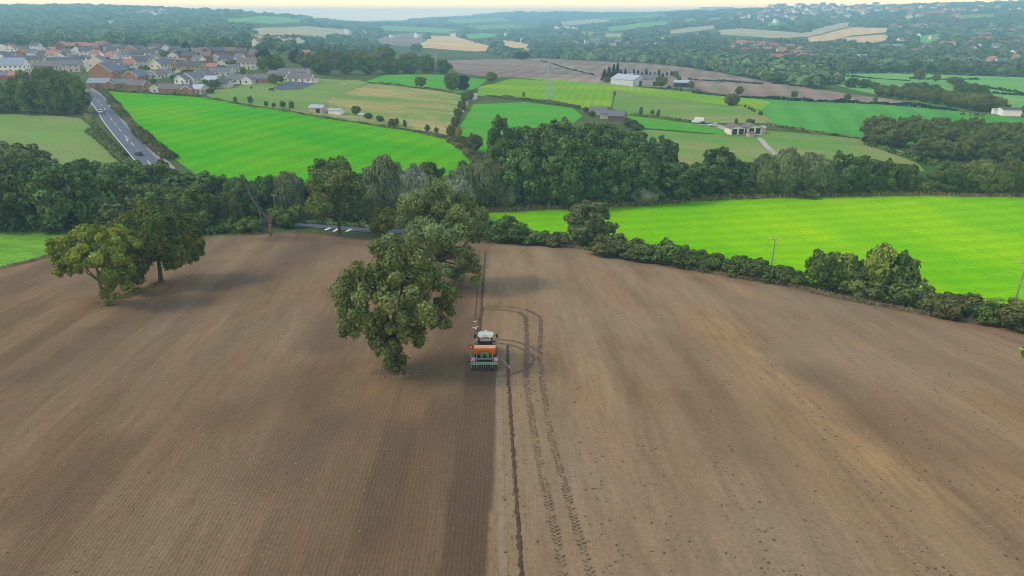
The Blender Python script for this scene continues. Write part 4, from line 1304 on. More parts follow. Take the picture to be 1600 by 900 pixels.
row('bush', L_OAK, [(368, 160, 8, 9), (392, 163, 9, 14), (416, 166, 8, 9), (428, 168, 7, 8), (442, 168, 11, 11), (456, 170, 11, 12), (620, 196, 8, 12), (633, 200, 7, 14), (668, 206, 10, 12), (682, 208, 8, 10)], 'small dark bush', 'in the strip above the hill field', 'bushes above the hill field')
tree('bush', L_OAK, 557, 179, 17, 14, 'round dark bush beside the two paddock sheds', '', None)
row('bush', L_HAW, [(576, 186, 14, 10), (594, 190, 16, 10), (614, 197, 20, 12)], 'brown bramble bush', 'right of the paddock sheds', 'brambles above the hill field')
row('bush', L_HAW, [(706, 214, 18, 20), (712, 200, 16, 18), (716, 186, 16, 18), (722, 172, 18, 16), (728, 160, 16, 16), (735, 156, 14, 14), (742, 238, 30, 30), (726, 230, 18, 18)], 'brownish shrub', 'in the shrub line between dry meadow and bright pasture', 'shrub line beside the dry meadow')
tree('bush', L_YEL, 717, 216, 13, 18, 'bright yellow bush beside the brownish shrub line', '', None)
hedge([(578, 130), (620, 134), (650, 138), (700, 143), (735, 152)], 2.5, 1.4, L_HAW, 'low brown hedge above the dry meadow', 10, 0.6, seed=27)
hedge([(760, 150), (800, 155), (860, 162), (905, 169)], 4.0, 1.8, L_HEDG, 'dark hedge between the lime pasture and the bright pasture', 16, 0.6, seed=28)
hedge([(986, 178), (1050, 187), (1085, 192)], 3.0, 1.8, L_OAK, 'dark green hedge left of the white van', 16, 0.6, seed=29)
hedge([(1196, 194), (1240, 203), (1290, 210), (1338, 216)], 3.5, 1.2, L_HAW, 'broken brown hedge running right from the small houses', 10, 0.6, seed=30, gap=.8)
hedge([(1082, 146), (1150, 152), (1240, 158), (1370, 163), (1495, 174)], 3.0, 2.0, L_CON, 'long straight dark hedge below the far ploughed field', 11, 0.9, seed=31)
hedge([(1075, 125), (1130, 128), (1190, 132)], 2.5, 1.6, L_CON, 'short dark hedge inside the far ploughed field', 7, 0.9, seed=32)
hedge([(845, 96), (880, 106), (930, 118)], 2.0, 1.3, L_CON, 'thin hedge beside the track across the far ploughed field', 6, 0.9, seed=33)
for k, (a, b, c, d) in enumerate(((1270, 127, 1330, 128), (1300, 118, 1420, 127), (1500, 130, 1600, 147), (1420, 124, 1530, 125), (1530, 145, 1600, 150))):
    hedge([(a, b), ((a + c) / 2, (b + d) / 2 + .5), (c, d)], 3.0, 1.8, L_CON, ['first', 'second', 'third', 'fourth', 'fifth'][k] + ' thin dark hedge, counted from the left, across the pale meadows on the right', 5, 1.0, seed=40 + k, group='hedges across the pale meadows')
hedge([(1270, 116), (1400, 115), (1600, 121)], 3.0, 2.0, L_CON, 'dark hedge along the foot of the right-hand suburb', 5, 1.1, seed=50)
tree('broad', L_ASH, 706, 141, 28, 31, 'round green tree beside a darker round tree above the dry meadow', '', None)
tree('broad', L_CON, 724, 141, 24, 26, 'very dark round tree above the dry meadow', '', None)
tree('small', L_OLIVE, 768, 131, 22, 20, 'grey green tree at the corner of the lime pasture', '', None)
tree('small', L_HAW, 657, 138, 22, 20, 'thin brownish tree in the hedge above the dry meadow', '', None)
tree('broad', L_OLIVE, 1143, 165, 26, 21, 'large round olive bush in the open pasture', '', None)
tree('small', L_OAK, 1155, 150, 16, 16, 'dark round tree on the edge of the far ploughed field', '', None)
row('small', L_OAK, [(1240, 155, 12, 14), (1323, 158, 15, 12), (1367, 160, 10, 9)], 'lone round tree', 'in the long dark hedge below the far ploughed field', 'lone hedge trees')
row('bush', L_OAK, [(1164, 168, 5, 5), (1170, 171, 5, 5), (1174, 173, 5, 6), (1178, 175, 5, 5), (1188, 180, 8, 7)], 'tiny round bush', 'in a line right of the large olive bush', 'line of tiny bushes')
row('bush', L_OAK, [(1150, 193, 6, 9), (1170, 194, 12, 9), (1176, 194, 8, 8)], 'small dark bush', 'behind the pair of small beige houses', 'bushes behind the small houses')
row('bush', L_OLIVE, [(1001, 182, 7, 15), (1019, 179, 7, 8), (1028, 184, 7, 14), (960, 150, 5, 8), (818, 152, 5, 9)], 'slim young tree', 'in the hedges around the lime pasture', 'young hedge trees')
row('bush', L_HEDG, [(915, 177, 10, 10), (925, 182, 14, 8), (985, 198, 30, 12), (995, 203, 24, 10)], 'garden shrub', 'around the low grey farm sheds', 'shrubs round the farm sheds')

# wood behind the paddocks, and the farm's wind-break
vg = 'trees of the wood behind the paddocks'
row('broad', L_OAK, [(430, 112, 34, 30), (505, 116, 40, 30), (540, 116, 34, 36), (575, 116, 38, 34), (612, 115, 40, 28), (640, 115, 34, 26), (668, 114, 34, 28), (690, 116, 36, 26)], 'dark green tree', 'in the front of the wood behind the paddocks', vg)
row('broad', L_OLIVE, [(510, 108, 44, 34), (560, 108, 46, 36), (600, 107, 44, 38), (478, 106, 30, 28), (525, 106, 36, 30), (640, 106, 36, 26), (665, 105, 32, 22)], 'olive green tree', 'at the back of the wood behind the paddocks', vg)
tree('broad', L_COPP, 463, 99, 24, 22, 'dark copper coloured tree beside the wood behind the paddocks', '', None)
tree('broad', L_COPP, 583, 113, 16, 24, 'dark purple tree inside the wood behind the paddocks', '', None)
row('broad', L_OAK, [(-10, 176, 60, 44), (22, 176, 56, 54), (58, 178, 60, 62), (94, 178, 54, 66), (124, 178, 44, 66), (44, 160, 50, 52), (80, 156, 56, 58), (110, 152, 44, 46)], 'dense dark tree', 'in the round copse left of the road', 'trees of the round copse')
row('spire', L_CON, [(k, 126 + (k - 945) * .01, 14, 18 + (k - 944) * .5) for k in (944, 951, 958, 964)] , 'dense clipped conifer', 'at the left end of the farm wind-break', 'conifers of the farm wind-break')
row('spire', L_CON, [(970 + 6.5 * k, 125 + k * .35, 11, 16 + 3 * math.sin(k * 2.3)) for k in range(13)], 'pointed dark conifer', 'in the row behind the white barn', 'conifers of the farm wind-break')
tree('small', L_OLIVE, 1032, 138, 22, 20, 'grey green bush between the white barn and the open shed', '', None)
row('small', L_OAK, [(1054, 126, 14, 16), (1060, 128, 10, 10), (1079, 139, 14, 13), (1045, 141, 9, 8), (1057, 143, 5, 9), (1064, 144, 6, 8), (1090, 146, 14, 7), (948, 129, 20, 9)], 'dark garden tree', 'around the white barn farm', 'garden trees of the barn farm')

# belts and clumps on the right beyond the hillside field
rr = np.random.default_rng(77)
row('willow', L_OLIVE, [(1376, 150, 24, 18), (1392, 152, 26, 20), (1408, 155, 26, 20), (1424, 157, 26, 22), (1444, 160, 30, 24), (1464, 163, 34, 26), (1486, 167, 34, 26), (1508, 170, 40, 28), (1530, 173, 44, 30), (1552, 174, 36, 24)], 'grey olive tree', 'in the belt above the right-hand pasture', 'belt above the right-hand pasture')
row('broad', L_WOOD, [(1420, 143, 24, 16), (1438, 145, 26, 18), (1458, 146, 24, 16), (1500, 146, 26, 18), (1518, 147, 26, 18), (1534, 146, 22, 14)], 'bluish dark tree', 'in the two clumps among the pale meadows', 'clumps among the pale meadows')
row('small', L_OLIVE, [(1436, 129, 18, 22), (1462, 129, 14, 15), (1488, 134, 20, 16), (1498, 134, 16, 14), (1572, 174, 12, 12), (1598, 178, 12, 14)], 'round field tree', 'among the pale meadows on the right', 'field trees among the pale meadows')
row('broad', L_WOOD, [(1212, 131, 28, 20), (1232, 132, 28, 20), (1252, 132, 26, 20), (1270, 131, 20, 16), (1290, 130, 18, 14), (1310, 131, 18, 16), (1330, 137, 26, 18), (1350, 138, 24, 16), (1366, 139, 18, 12)], 'dark bluish tree', 'beside the far ploughed field', 'belt beside the far ploughed field')
row('broad', L_WOOD, [(1306, 111, 26, 22), (1336, 112, 18, 14), (1356, 112, 18, 12), (1382, 112, 22, 16), (1404, 112, 20, 14), (1428, 112, 26, 20), (1476, 114, 24, 20), (1492, 115, 22, 18), (1528, 117, 26, 20), (1544, 118, 22, 16), (1598, 121, 22, 18), (1448, 112, 20, 16)], 'dark tree', 'along the upper edge of the pale meadows', 'trees along the top of the pale meadows')
row('broad', L_CON, [(1208, 112, 30, 24), (1000, 92, 22, 12), (815, 93, 30, 14)], 'big dark tree', 'behind the far ploughed field', 'big trees behind the far ploughed field')
row('spire', L_CON, [(1046, 76, 6, 16), (1050, 76, 6, 17), (1088, 78, 6, 18), (1100, 78, 6, 14)], 'tall dark poplar', 'in the valley beyond the far ploughed field', 'valley poplars')

# undergrowth closing the woods to the ground
hedge([(752, 326), (815, 324), (890, 323), (960, 320), (1050, 316), (1110, 310), (1180, 308)], 4.0, 2.6, L_WOOD, 'dark undergrowth along the foot of the dark wood', 26, 0.4, name='undergrowth', seed=61)
hedge([(1180, 308), (1300, 305), (1440, 302), (1600, 303), (1700, 304)], 4.0, 2.6, L_OLIVE, 'olive undergrowth along the top of the vivid green field', 26, 0.4, name='undergrowth', seed=62)
hedge([(-60, 361), (60, 360), (160, 360), (260, 363), (340, 366), (410, 362)], 4.0, 2.4, L_WOOD, 'dark undergrowth at the foot of the left tree belt', 30, 0.35, name='undergrowth', seed=63)
hedge([(560, 350), (620, 345), (680, 340), (760, 332)], 4.0, 2.4, L_OLIVE, 'olive undergrowth below the willows beyond the lower road', 26, 0.4, name='undergrowth', seed=64)
hedge([(470, 349), (520, 352), (570, 356), (625, 358)], 2.0, 1.5, L_OAK, 'clipped dark hedge on the far side of the lower road', 40, 0.3, seed=65)
hedge([(1352, 226), (1400, 240), (1440, 256), (1530, 262), (1660, 262)], 4.0, 2.4, L_OAK, 'dark undergrowth along the lower edge of the hillside wood', 22, 0.5, name='undergrowth', seed=66)
for o in C.objects:
    if o.name.startswith('undergrowth'): o['category'] = 'undergrowth'

# ------------------------------------------------------------------ houses
W_CREAM = paint('cream_render', (0.72, 0.66, 0.52), 0.9, var=.06, scale=.5)
W_WHITE = paint('white_render', (0.80, 0.79, 0.74), 0.9, var=.05, scale=.5)
W_BRICK = paint('orange_brick', (0.40, 0.20, 0.105), 0.95, var=.18, scale=2.5)
W_RED = paint('red_brick', (0.32, 0.115, 0.085), 0.95, var=.16, scale=2.5)
W_STONE = paint('yellow_stone', (0.42, 0.32, 0.19), 0.95, var=.16, scale=1.5)
W_GREYW = paint('grey_render', (0.52, 0.48, 0.42), 0.95, var=.1, scale=1)
R_SLATE = paint('grey_slate', (0.135, 0.135, 0.15), 0.8, var=.15, scale=1.2)
R_DARK = paint('dark_tiles', (0.085, 0.082, 0.090), 0.85, var=.18, scale=1.2)
R_BROWN = paint('brown_tiles', (0.165, 0.125, 0.115), 0.85, var=.15, scale=1.2)
R_RED = paint('red_tiles', (0.36, 0.155, 0.10), 0.85, var=.16, scale=1.2)
R_BLUE = paint('blue_grey_slate', (0.21, 0.26, 0.32), 0.8, var=.1, scale=1)
R_STEEL = paint('pale_sheet_roof', (0.36, 0.38, 0.40), 0.6, var=.08, scale=.5)
GLASS = paint('dark_window_glass', (0.035, 0.042, 0.050), 0.15, var=.2, scale=2, spec=.5)
FRAME = paint('white_frames', (0.78, 0.78, 0.76), 0.5, var=.04)
DOOR = paint('door_paint', (0.16, 0.10, 0.07), 0.6)
WALLS = {'c': (W_CREAM, 'cream'), 'w': (W_WHITE, 'white'), 'b': (W_BRICK, 'orange brick'), 'r': (W_RED, 'red brick'), 's': (W_STONE, 'stone'), 'g': (W_GREYW, 'grey')}
ROOFS = {'s': (R_SLATE, 'grey roof'), 'd': (R_DARK, 'dark roof'), 'b': (R_BROWN, 'brown roof'), 'r': (R_RED, 'red roof'), 'u': (R_BLUE, 'blue-grey roof'), 'p': (R_STEEL, 'pale roof')}

def gable(W, D, H, R):
    """walls with two gables (ridge along x), W long, D deep, eaves H, ridge H + R"""
    mb = MB()
    x, y = W / 2, D / 2
    mb.add([(-x, -y, -1), (x, -y, -1), (x, y, -1), (-x, y, -1), (-x, -y, H), (x, -y, H), (x, y, H), (-x, y, H), (-x, 0, H + R), (x, 0, H + R)],
           [(0, 1, 5, 4), (2, 3, 7, 6), (1, 2, 6, 9, 5), (3, 0, 4, 8, 7), (3, 2, 1, 0), (4, 5, 9, 8), (6, 7, 8, 9)])
    return mb

def roof_mb(W, D, H, R, o=0.35, t=0.16):
    x, y = W / 2 + o, D / 2
    k = R / y
    yo = y + o
    prof = [(-yo, H - o * k + .03), (0, H + R + .03), (yo, H - o * k + .03), (yo, H - o * k + t + .03), (0, H + R + t + .05), (-yo, H - o * k + t + .03)]
    return MB().prism(prof, -x, x, 'X')

def window(parent, c, s, n, sash=True):
    """window with a frame and its pane; n is the wall's outward axis"""
    ax = 0 if n[0] else 1
    d = Vector(n)
    fr = [s[0], .10, s[1]] if ax else [.10, s[0], s[1]]
    f = MB().box(Vector(c) + d * .03, fr).build('window', FRAME, parent)
    ps = [s[0] - .16, .04, s[1] - .16] if ax else [.04, s[0] - .16, s[1] - .16]
    mb = MB()
    if s[0] > 1.5:
        for q in (-1, 1):
            off = Vector((q * s[0] / 4, 0, 0)) if ax else Vector((0, q * s[0] / 4, 0))
            p2 = list(ps)
            p2[0 if ax else 1] = s[0] / 2 - .16
            mb.box(Vector(c) + d * .075 + off, p2)
    else:
        mb.box(Vector(c) + d * .075, ps)
    mb.build('pane', GLASS, f)

def house(px, py, wp, wall, roof, turn=0.0, gab=False, st=1, depth_m=7.5, label='', group='village houses', chim=True, detail=True, name=None, R=None, aspect=None):
    """gabled house standing at ground pixel (px, py), its seen face wp reference pixels wide; gab: gable end towards us"""
    p = P(px, py)
    wm = max(3.5, wpx(p, wp))
    H = 2.5 * st + 0.2
    if gab: D, Wd = wm, (aspect or 1.25) * wm
    else: Wd, D = wm, depth_m
    R = R or D * (0.30 if st == 1 else 0.36)
    yaw = math.atan2(-p.x, p.y) * 0 + turn + (math.pi / 2 if gab else 0)
    e = empty(name or ('bungalow' if st == 1 else 'house'), p, yaw)
    wl_, wn_ = WALLS[wall]
    rf, rn_ = ROOFS[roof]
    w_ = gable(Wd, D, H, R).build('wall', wl_, e)
    r_ = roof_mb(Wd, D, H, R).build('roof', rf, e)
    if chim:
        cx = Wd * .32
        c_ = MB().box((cx, 0, H + R + .35), (.7, .6, 1.5)).tube([(cx - .15, 0, H + R + 1.05), (cx - .15, 0, H + R + 1.45)], .12, 6).tube([(cx + .17, 0, H + R + 1.05), (cx + .17, 0, H + R + 1.45)], .12, 6).build('chimney', W_BRICK, r_)
    if detail:
        for fl in range(st):
            z = 1.45 + 2.55 * fl
            n = max(2, int(Wd / 3.2))
            for k in range(n):
                x = (k + .5) / n * Wd - Wd / 2
                if fl == 0 and k == n // 2:
                    MB().box((x, -D / 2 - .03, 1.0), (1.0, .1, 2.05)).build('door', DOOR, e)
                    continue
                window(e, (x, -D / 2, z), (1.8 if k % 2 else 1.3, 1.2), (0, -1, 0))
            for sx in (-1, 1):
                for q in ((-.25, .25) if D > 7 else (0,)):
                    window(e, (sx * Wd / 2, q * D, z), (1.4, 1.2), (sx, 0, 0))
        # white barge boards along the verges
        if gab or st == 1:
            mb = MB()
            k = R / (D / 2)
            for sx in (-1, 1):
                for sy in (-1, 1):
                    x = sx * (Wd / 2 + .38)
                    L = math.hypot(D / 2 + .35, R + .35 * k)
                    mb.box((x, sy * (D / 2 + .35) / 2, H + (R - .35 * k) / 2 + .08), (.06, L, .26), rx=-sy * math.atan2(R, D / 2))
            mb.build('barge_board', FRAME, r_)
    lab = label or f"{wn_} {'gable-fronted ' if gab else ''}{'bungalow' if st == 1 else 'house'} with {rn_}"
    reg(e, lab, '' if label else WH[0], 'bungalow' if st == 1 else 'house', group)
    return e

WH = ["in the village's front row"]
A = house
# front row along the hill field
A(158, 136, 30, 'b', 'u', .1, chim=False)
A(176, 138, 15, 'b', 'b', .1, gab=True, chim=False)
A(195, 137, 26, 'b', 's', .05)
A(218, 140, 24, 'b', 'b', -.1)
A(250, 145, 18, 'c', 'b', -.2, gab=True, label='cream gable-ended bungalow at the left of the long front bungalow')
A(275, 146, 44, 'b', 'b', -.12, label='long brown roofed bungalow with white windows in the front row')
A(298, 147, 17, 'b', 'b', -.12, gab=True, label='brick gable wing with a tall window at the right of the long bungalow')
A(313, 146, 16, 'g', 'p', -.2, chim=False, label='flat grey extension at the right end of the long bungalow')
A(170, 124, 36, 'b', 's', .05, gab=True, st=2, label='broad orange brick house with a grey roof near the bend of the road')
A(156, 110, 30, 'c', 's', .3, gab=True, st=2, label='tall cream house with a chimneyed gable above the broad brick house')
A(188, 113, 34, 'w', 'd', .15, st=1)
WH[0] = "in the village's second row"
A(214, 125, 26, 'b', 's', -.1, gab=True)
A(232, 123, 22, 'g', 's', -.2)
A(246, 122, 20, 'c', 'b', -.2, gab=True)
A(304, 128, 26, 'c', 's', -.3, gab=True)
A(318, 124, 24, 'c', 's', -.3, gab=True)
A(290, 130, 20, 'w', 's', -.3, gab=True)
A(348, 118, 34, 'c', 's', -.05)
A(332, 132, 18, 'w', 'p', -.1, chim=False)
A(376, 130, 34, 'w', 's', -.05, label='white bungalow facing the horse paddocks')
A(389, 131, 15, 'w', 's', -.05, gab=True, label='white gable wing with a dark door beside the horse paddocks')
A(411, 129, 22, 'b', 's', -.05, label='orange brick bungalow half hidden by a dark round bush')
A(438, 122, 30, 'c', 's', -.05)
A(460, 119, 46, 'g', 's', -.05, label='long grey slate-roofed range behind the white stable')
A(471, 128, 38, 'w', 'b', -.05, label='long low white stable with a brown roof at the dark riding arena', chim=False)
A(489, 129, 14, 'w', 'b', -.05, gab=True, label='white gable end of the stable with two small windows', chim=False)
A(352, 137, 18, 'g', 'd', -.1, chim=False, detail=False, label='dark open field shelter at the paddock fence', name='field_shelter')
WH[0] = "in the village's middle"
A(252, 112, 20, 'c', 's', -.2, gab=True, st=2, label='cream gabled house with two dark windows in the middle of the village')
A(268, 110, 16, 's', 'd', -.2, st=2)
A(300, 114, 38, 's', 'd', -.1, st=2, label='long stone house with a dark roof in the middle of the village')
A(332, 110, 20, 'b', 'r', -.1)
A(388, 108, 28, 'c', 'b', 0, st=2)
A(398, 107, 12, 'c', 'b', 0, gab=True, st=2)
A(404, 96, 26, 'b', 'b', .2, st=2)
A(418, 92, 16, 'w', 's', .2, st=1)
A(233, 92, 28, 'c', 'd', -.1, st=2, label='big pale stone house with a wide dark roof')
A(212, 90, 26, 's', 'd', .2, gab=True, st=2)
A(246, 90, 14, 'c', 'd', -.1, gab=True, st=2)
A(218, 96, 20, 'w', 'd', .1, st=2)
A(203, 95, 18, 'w', 's', .3, st=2)
A(192, 94, 16, 'g', 's', .3, gab=True, st=2)
A(206, 104, 22, 'w', 's', .1, st=1)
A(224, 105, 22, 'g', 'd', .1, st=2)
A(184, 103, 22, 'w', 'd', .2, st=1)
A(300, 98, 26, 'r', 'd', -.1, st=2)
A(322, 97, 22, 'r', 'b', -.1, st=2)
A(344, 96, 22, 'c', 'd', -.1, gab=True, st=1)
A(360, 97, 30, 's', 'd', -.05, st=1)
A(290, 90, 18, 'r', 'd', -.1, st=2)
A(311, 90, 18, 'r', 'b', -.1, st=2)
WH[0] = "at the village's left"
A(25, 113, 36, 'w', 'u', .08, st=2, chim=False, depth_m=10, label='large white hall with a blue-grey roof at the left end of the village', name='hall', R=4.5)
MBg = C.objects['hall']
A(60, 104, 22, 'g', 'd', .2, st=2)
A(60, 99, 12, 'c', 'd', .2, gab=True, st=2)
A(80, 100, 34, 'c', 'd', .15, st=1)
A(99, 97, 12, 'w', 'd', .15, gab=True, st=2)
A(76, 109, 40, 'g', 'b', .1, st=1)
A(115, 112, 26, 'g', 's', .15, st=2)
A(125, 88, 16, 'w', 'd', .2, gab=True, st=2, label='bright white gabled house in the upper left of the village')
A(138, 89, 20, 'w', 'd', .2, st=2)
A(158, 89, 30, 'c', 'r', .1, st=1)
A(135, 99, 20, 'w', 'd', .2, st=1)
A(148, 100, 24, 'g', 'd', .2, st=1)
A(30, 97, 40, 'g', 'd', .1, st=1)
A(8, 95, 20, 'w', 'd', .2, gab=True, st=1)
A(10, 90, 34, 'c', 'd', .1, st=1)
A(45, 86, 16, 'w', 'd', .4, gab=True, st=1)
A(72, 87, 12, 'w', 'd', .3, gab=True, st=2)
A(60, 88, 26, 'g', 'd', .3, st=1)
A(95, 92, 28, 'g', 'd', .2, st=1)
A(110, 100, 24, 'w', 'd', .2, st=1)
A(144, 108, 10, 'w', 'd', .2, gab=True, st=1)
A(10, 124, 26, 'r', 'b', .1, st=1)
A(36, 124, 30, 'r', 'r', .1, st=1)
WH[0] = "along the village's top"
for k, (x, y, ww, wa, ro, st) in enumerate(((12, 79, 20, 'w', 's', 1), (35, 80, 18, 'g', 'd', 1), (58, 79, 14, 'w', 'd', 2), (80, 82, 18, 'r', 'r', 1), (100, 80, 18, 'r', 'r', 2), (114, 79, 16, 'r', 'r', 2), (130, 78, 16, 'c', 'r', 2), (145, 80, 22, 'r', 'r', 2), (160, 79, 18, 'r', 'r', 2), (172, 81, 14, 'g', 'd', 2), (186, 82, 14, 's', 'b', 2), (92, 87, 16, 'r', 'r', 1), (108, 86, 16, 'r', 'b', 1), (150, 84, 14, 'r', 'b', 2), (178, 88, 16, 'c', 'd', 2), (198, 84, 16, 's', 'd', 2),
        (262, 84, 14, 'w', 'd', 2), (276, 86, 14, 'g', 'd', 2), (254, 81, 12, 'r', 'd', 2), (240, 80, 12, 'g', 'd', 2), (328, 88, 14, 'r', 'd', 2), (345, 88, 16, 'r', 'd', 2), (362, 88, 16, 'r', 'b', 2), (380, 90, 16, 'r', 'd', 2), (376, 84, 12, 'c', 'd', 1), (395, 86, 12, 'w', 's', 1), (300, 83, 12, 'c', 'd', 1), (318, 82, 12, 'g', 's', 1), (340, 82, 12, 'c', 's', 1), (480, 92, 12, 'b', 'r', 2))):
    A(x, y, ww, wa, ro, .1 + .2 * math.sin(k * 2.1), st=st, gab=(k % 4 == 0), detail=(k % 2 == 0))

WH[0] = "in the village's crowded upper rows"
for k, (x, y, ww, wa, ro, st) in enumerate(((22, 84, 12, 'w', 'r', 2), (52, 92, 14, 'w', 's', 2), (84, 94, 13, 'c', 'r', 2), (104, 93, 12, 'w', 'b', 2), (118, 94, 13, 'w', 's', 1), (128, 104, 16, 'w', 'd', 2), (166, 96, 14, 'w', 's', 2), (176, 98, 14, 'c', 'r', 2), (170, 106, 16, 'w', 'b', 1), (222, 85, 12, 'w', 's', 2), (230, 99, 13, 'w', 'r', 1), (240, 102, 14, 'c', 's', 2), (272, 97, 14, 'w', 'b', 2), (284, 102, 13, 'c', 'r', 1), (312, 104, 15, 'w', 's', 2), (350, 103, 15, 'w', 'r', 1), (368, 112, 15, 'c', 's', 1), (376, 100, 13, 'w', 's', 2), (284, 119, 14, 'w', 'r', 1), (262, 120, 13, 'w', 's', 1), (206, 110, 14, 'c', 'r', 2), (40, 92, 13, 'r', 'r', 2), (66, 96, 13, 'w', 's', 1), (152, 93, 13, 'w', 'r', 2))):
    A(x, y, ww, wa, ro, .3 * math.sin(k * 1.7), st=st, gab=(k % 3 == 0), detail=(k % 2 == 0))

# trees and bushes between the houses
gd = 'garden trees of the village'
row('small', L_OAK, [(206, 117, 14, 12), (228, 116, 20, 14), (236, 121, 12, 10), (276, 118, 14, 12), (284, 124, 20, 12), (296, 121, 24, 14), (272, 126, 14, 9), (240, 132, 10, 10), (258, 121, 10, 9), (322, 137, 12, 14), (336, 139, 20, 16), (330, 146, 14, 8), (380, 118, 12, 14)], 'dark garden tree', 'in the front part of the village', gd)
row('small', L_OLIVE, [(279, 103, 20, 10), (300, 106, 14, 8), (349, 111, 12, 10), (366, 104, 30, 12), (316, 104, 20, 10), (264, 92, 30, 14), (281, 92, 12, 14), (428, 132, 20, 18), (440, 131, 10, 14), (412, 112, 22, 26)], 'green garden tree', 'in the middle part of the village', gd)
row('small', L_CON, [(292, 84, 14, 20), (414, 104, 30, 28), (70, 78, 12, 10), (168, 99, 14, 10), (4, 108, 12, 14), (110, 84, 14, 12), (308, 104, 10, 14)], 'dark evergreen', 'between the houses of the village', gd)
row('small', L_WOOD, [(15, 72, 24, 14), (40, 73, 26, 16), (62, 74, 24, 14), (90, 74, 26, 14), (118, 73, 24, 12), (148, 73, 26, 14), (176, 74, 24, 16), (200, 76, 24, 14), (228, 76, 24, 16), (256, 76, 22, 14), (310, 78, 22, 14), (336, 78, 24, 16), (360, 79, 24, 14), (384, 80, 24, 16), (408, 82, 24, 14), (440, 84, 24, 14)], 'bluish tree', 'along the skyline behind the village roofs', gd)
tree('small', L_YEL, 257, 97, 15, 9, 'bright golden tree in the middle of the village', '', None, name='golden_tree')

# ------------------------------------------------------------------ paddocks, farms and sheds
M_ARENA = paint('riding_arena_rubber', (0.075, 0.075, 0.092), 0.95, var=.1)
field('riding_arena', M_ARENA, [(424, 139), (450, 128), (486, 129), (492, 131), (470, 140), (440, 141)], 0.25)

def shed(name, px, py, wp, dm, H, R, wall, roof, label, turn=0, gab=False, opens=(), group=None, cat='shed', doors=()):
    p = P(px, py)
    wm = wpx(p, wp)
    Wd, D = (dm, wm) if gab else (wm, dm)
    e = empty(name, p, turn + (math.pi / 2 if gab else 0))
    gable(Wd, D, H, R).build('wall', wall, e)
    roof_mb(Wd, D, H, R, .3, .12).build('roof', roof, e)
    for (x, w_, h_) in opens:
        if gab: MB().box((-Wd / 2 - .03, x * D, h_ / 2), (.1, w_, h_)).build('doorway', GLASS, e)
        else: MB().box((x * Wd, -D / 2 - .03, h_ / 2), (w_, .1, h_)).build('doorway', GLASS, e)
    tag(e, label, cat, group)
    return e

M_SHED = paint('white_sheet_wall', (0.52, 0.56, 0.52), 0.7, var=.05, scale=.4)
M_TIMB = paint('weathered_timber', (0.14, 0.115, 0.095), 0.95, var=.2)
M_TANW = paint('tan_boards', (0.50, 0.42, 0.30), 0.9, var=.1)
e = shed('barn', 982, 133, 30, 24, 4.6, 3.2, M_SHED, R_STEEL, 'big white sheet-clad barn with one dark doorway in front of the conifers', .62, True, ((-.05, 3.2, 4.0),), cat='barn')
for k in range(3):
    MB().box((-4 + k * 4, -4.2, 8.1), (2.4, .9, .12), rx=.6).build('roof_light', FRAME, [c for c in e.children if c.name.startswith('roof')][0])
shed('barn', 1008, 133, 40, 16, 5.0, 2.6, W_GREYW, R_SLATE, 'grey barn with a dark opening right of the white barn', .35, False, ((.3, 8, 3.0),), cat='barn')
shed('barn', 1046, 130, 16, 10, 4.0, 2.0, M_TANW, R_BROWN, 'small tan barn behind the open-fronted shed', .2, True, cat='barn')
shed('open_shed', 1064, 136, 24, 10, 3.6, 1.2, paint('blue_sheet', (0.14, 0.17, 0.30), .8), R_STEEL, 'open-fronted blue shed with a pale roof at the barn farm', -.15, False, ((0, 11, 3.0),))
shed('paddock_shed', 498, 175, 22, 7, 2.4, 1.0, M_TANW, R_STEEL, 'tan paddock shed with a jumbled roof, left of the white one', -.2, False, ((.2, 2, 2),))
shed('paddock_shed', 526, 178, 20, 5, 2.0, .5, W_WHITE, R_STEEL, 'low white paddock shed above the hill field', -.2)
shed('paddock_shed', 566, 184, 8, 4, 1.7, .4, W_GREYW, R_STEEL, 'tiny grey hut by the brambles above the hill field', -.1)
shed('hut', 739, 155, 12, 4, 2.4, .7, W_WHITE, R_STEEL, 'small white hut at the meeting of the hedges', 0, cat='hut')
shed('farm_shed', 934, 178, 26, 9, 2.6, 1.0, W_GREYW, R_SLATE, 'low grey farm shed with two dark openings just above the dark wood', -.1, False, ((-.35, 2, 2), (.35, 2, 2)))
shed('farm_shed', 964, 187, 24, 11, 2.4, 2.0, M_TIMB, R_SLATE, 'wide dark-roofed farm shed at the edge of the dark wood', -.25)
shed('farm_shed', 948, 184, 20, 8, 2.4, 1.2, W_GREYW, R_SLATE, 'middle grey shed between the two other farm sheds', -.15)
shed('long_shed', 1575, 180, 26, 8, 3.2, .8, W_WHITE, R_DARK, 'long white shed with a black roof at the right edge', -.2, cat='shed')
shed('white_trailer', 1555, 178, 9, 3, 2.6, .3, W_WHITE, R_STEEL, 'white trailer standing left of the long white shed', -.2, cat='trailer')

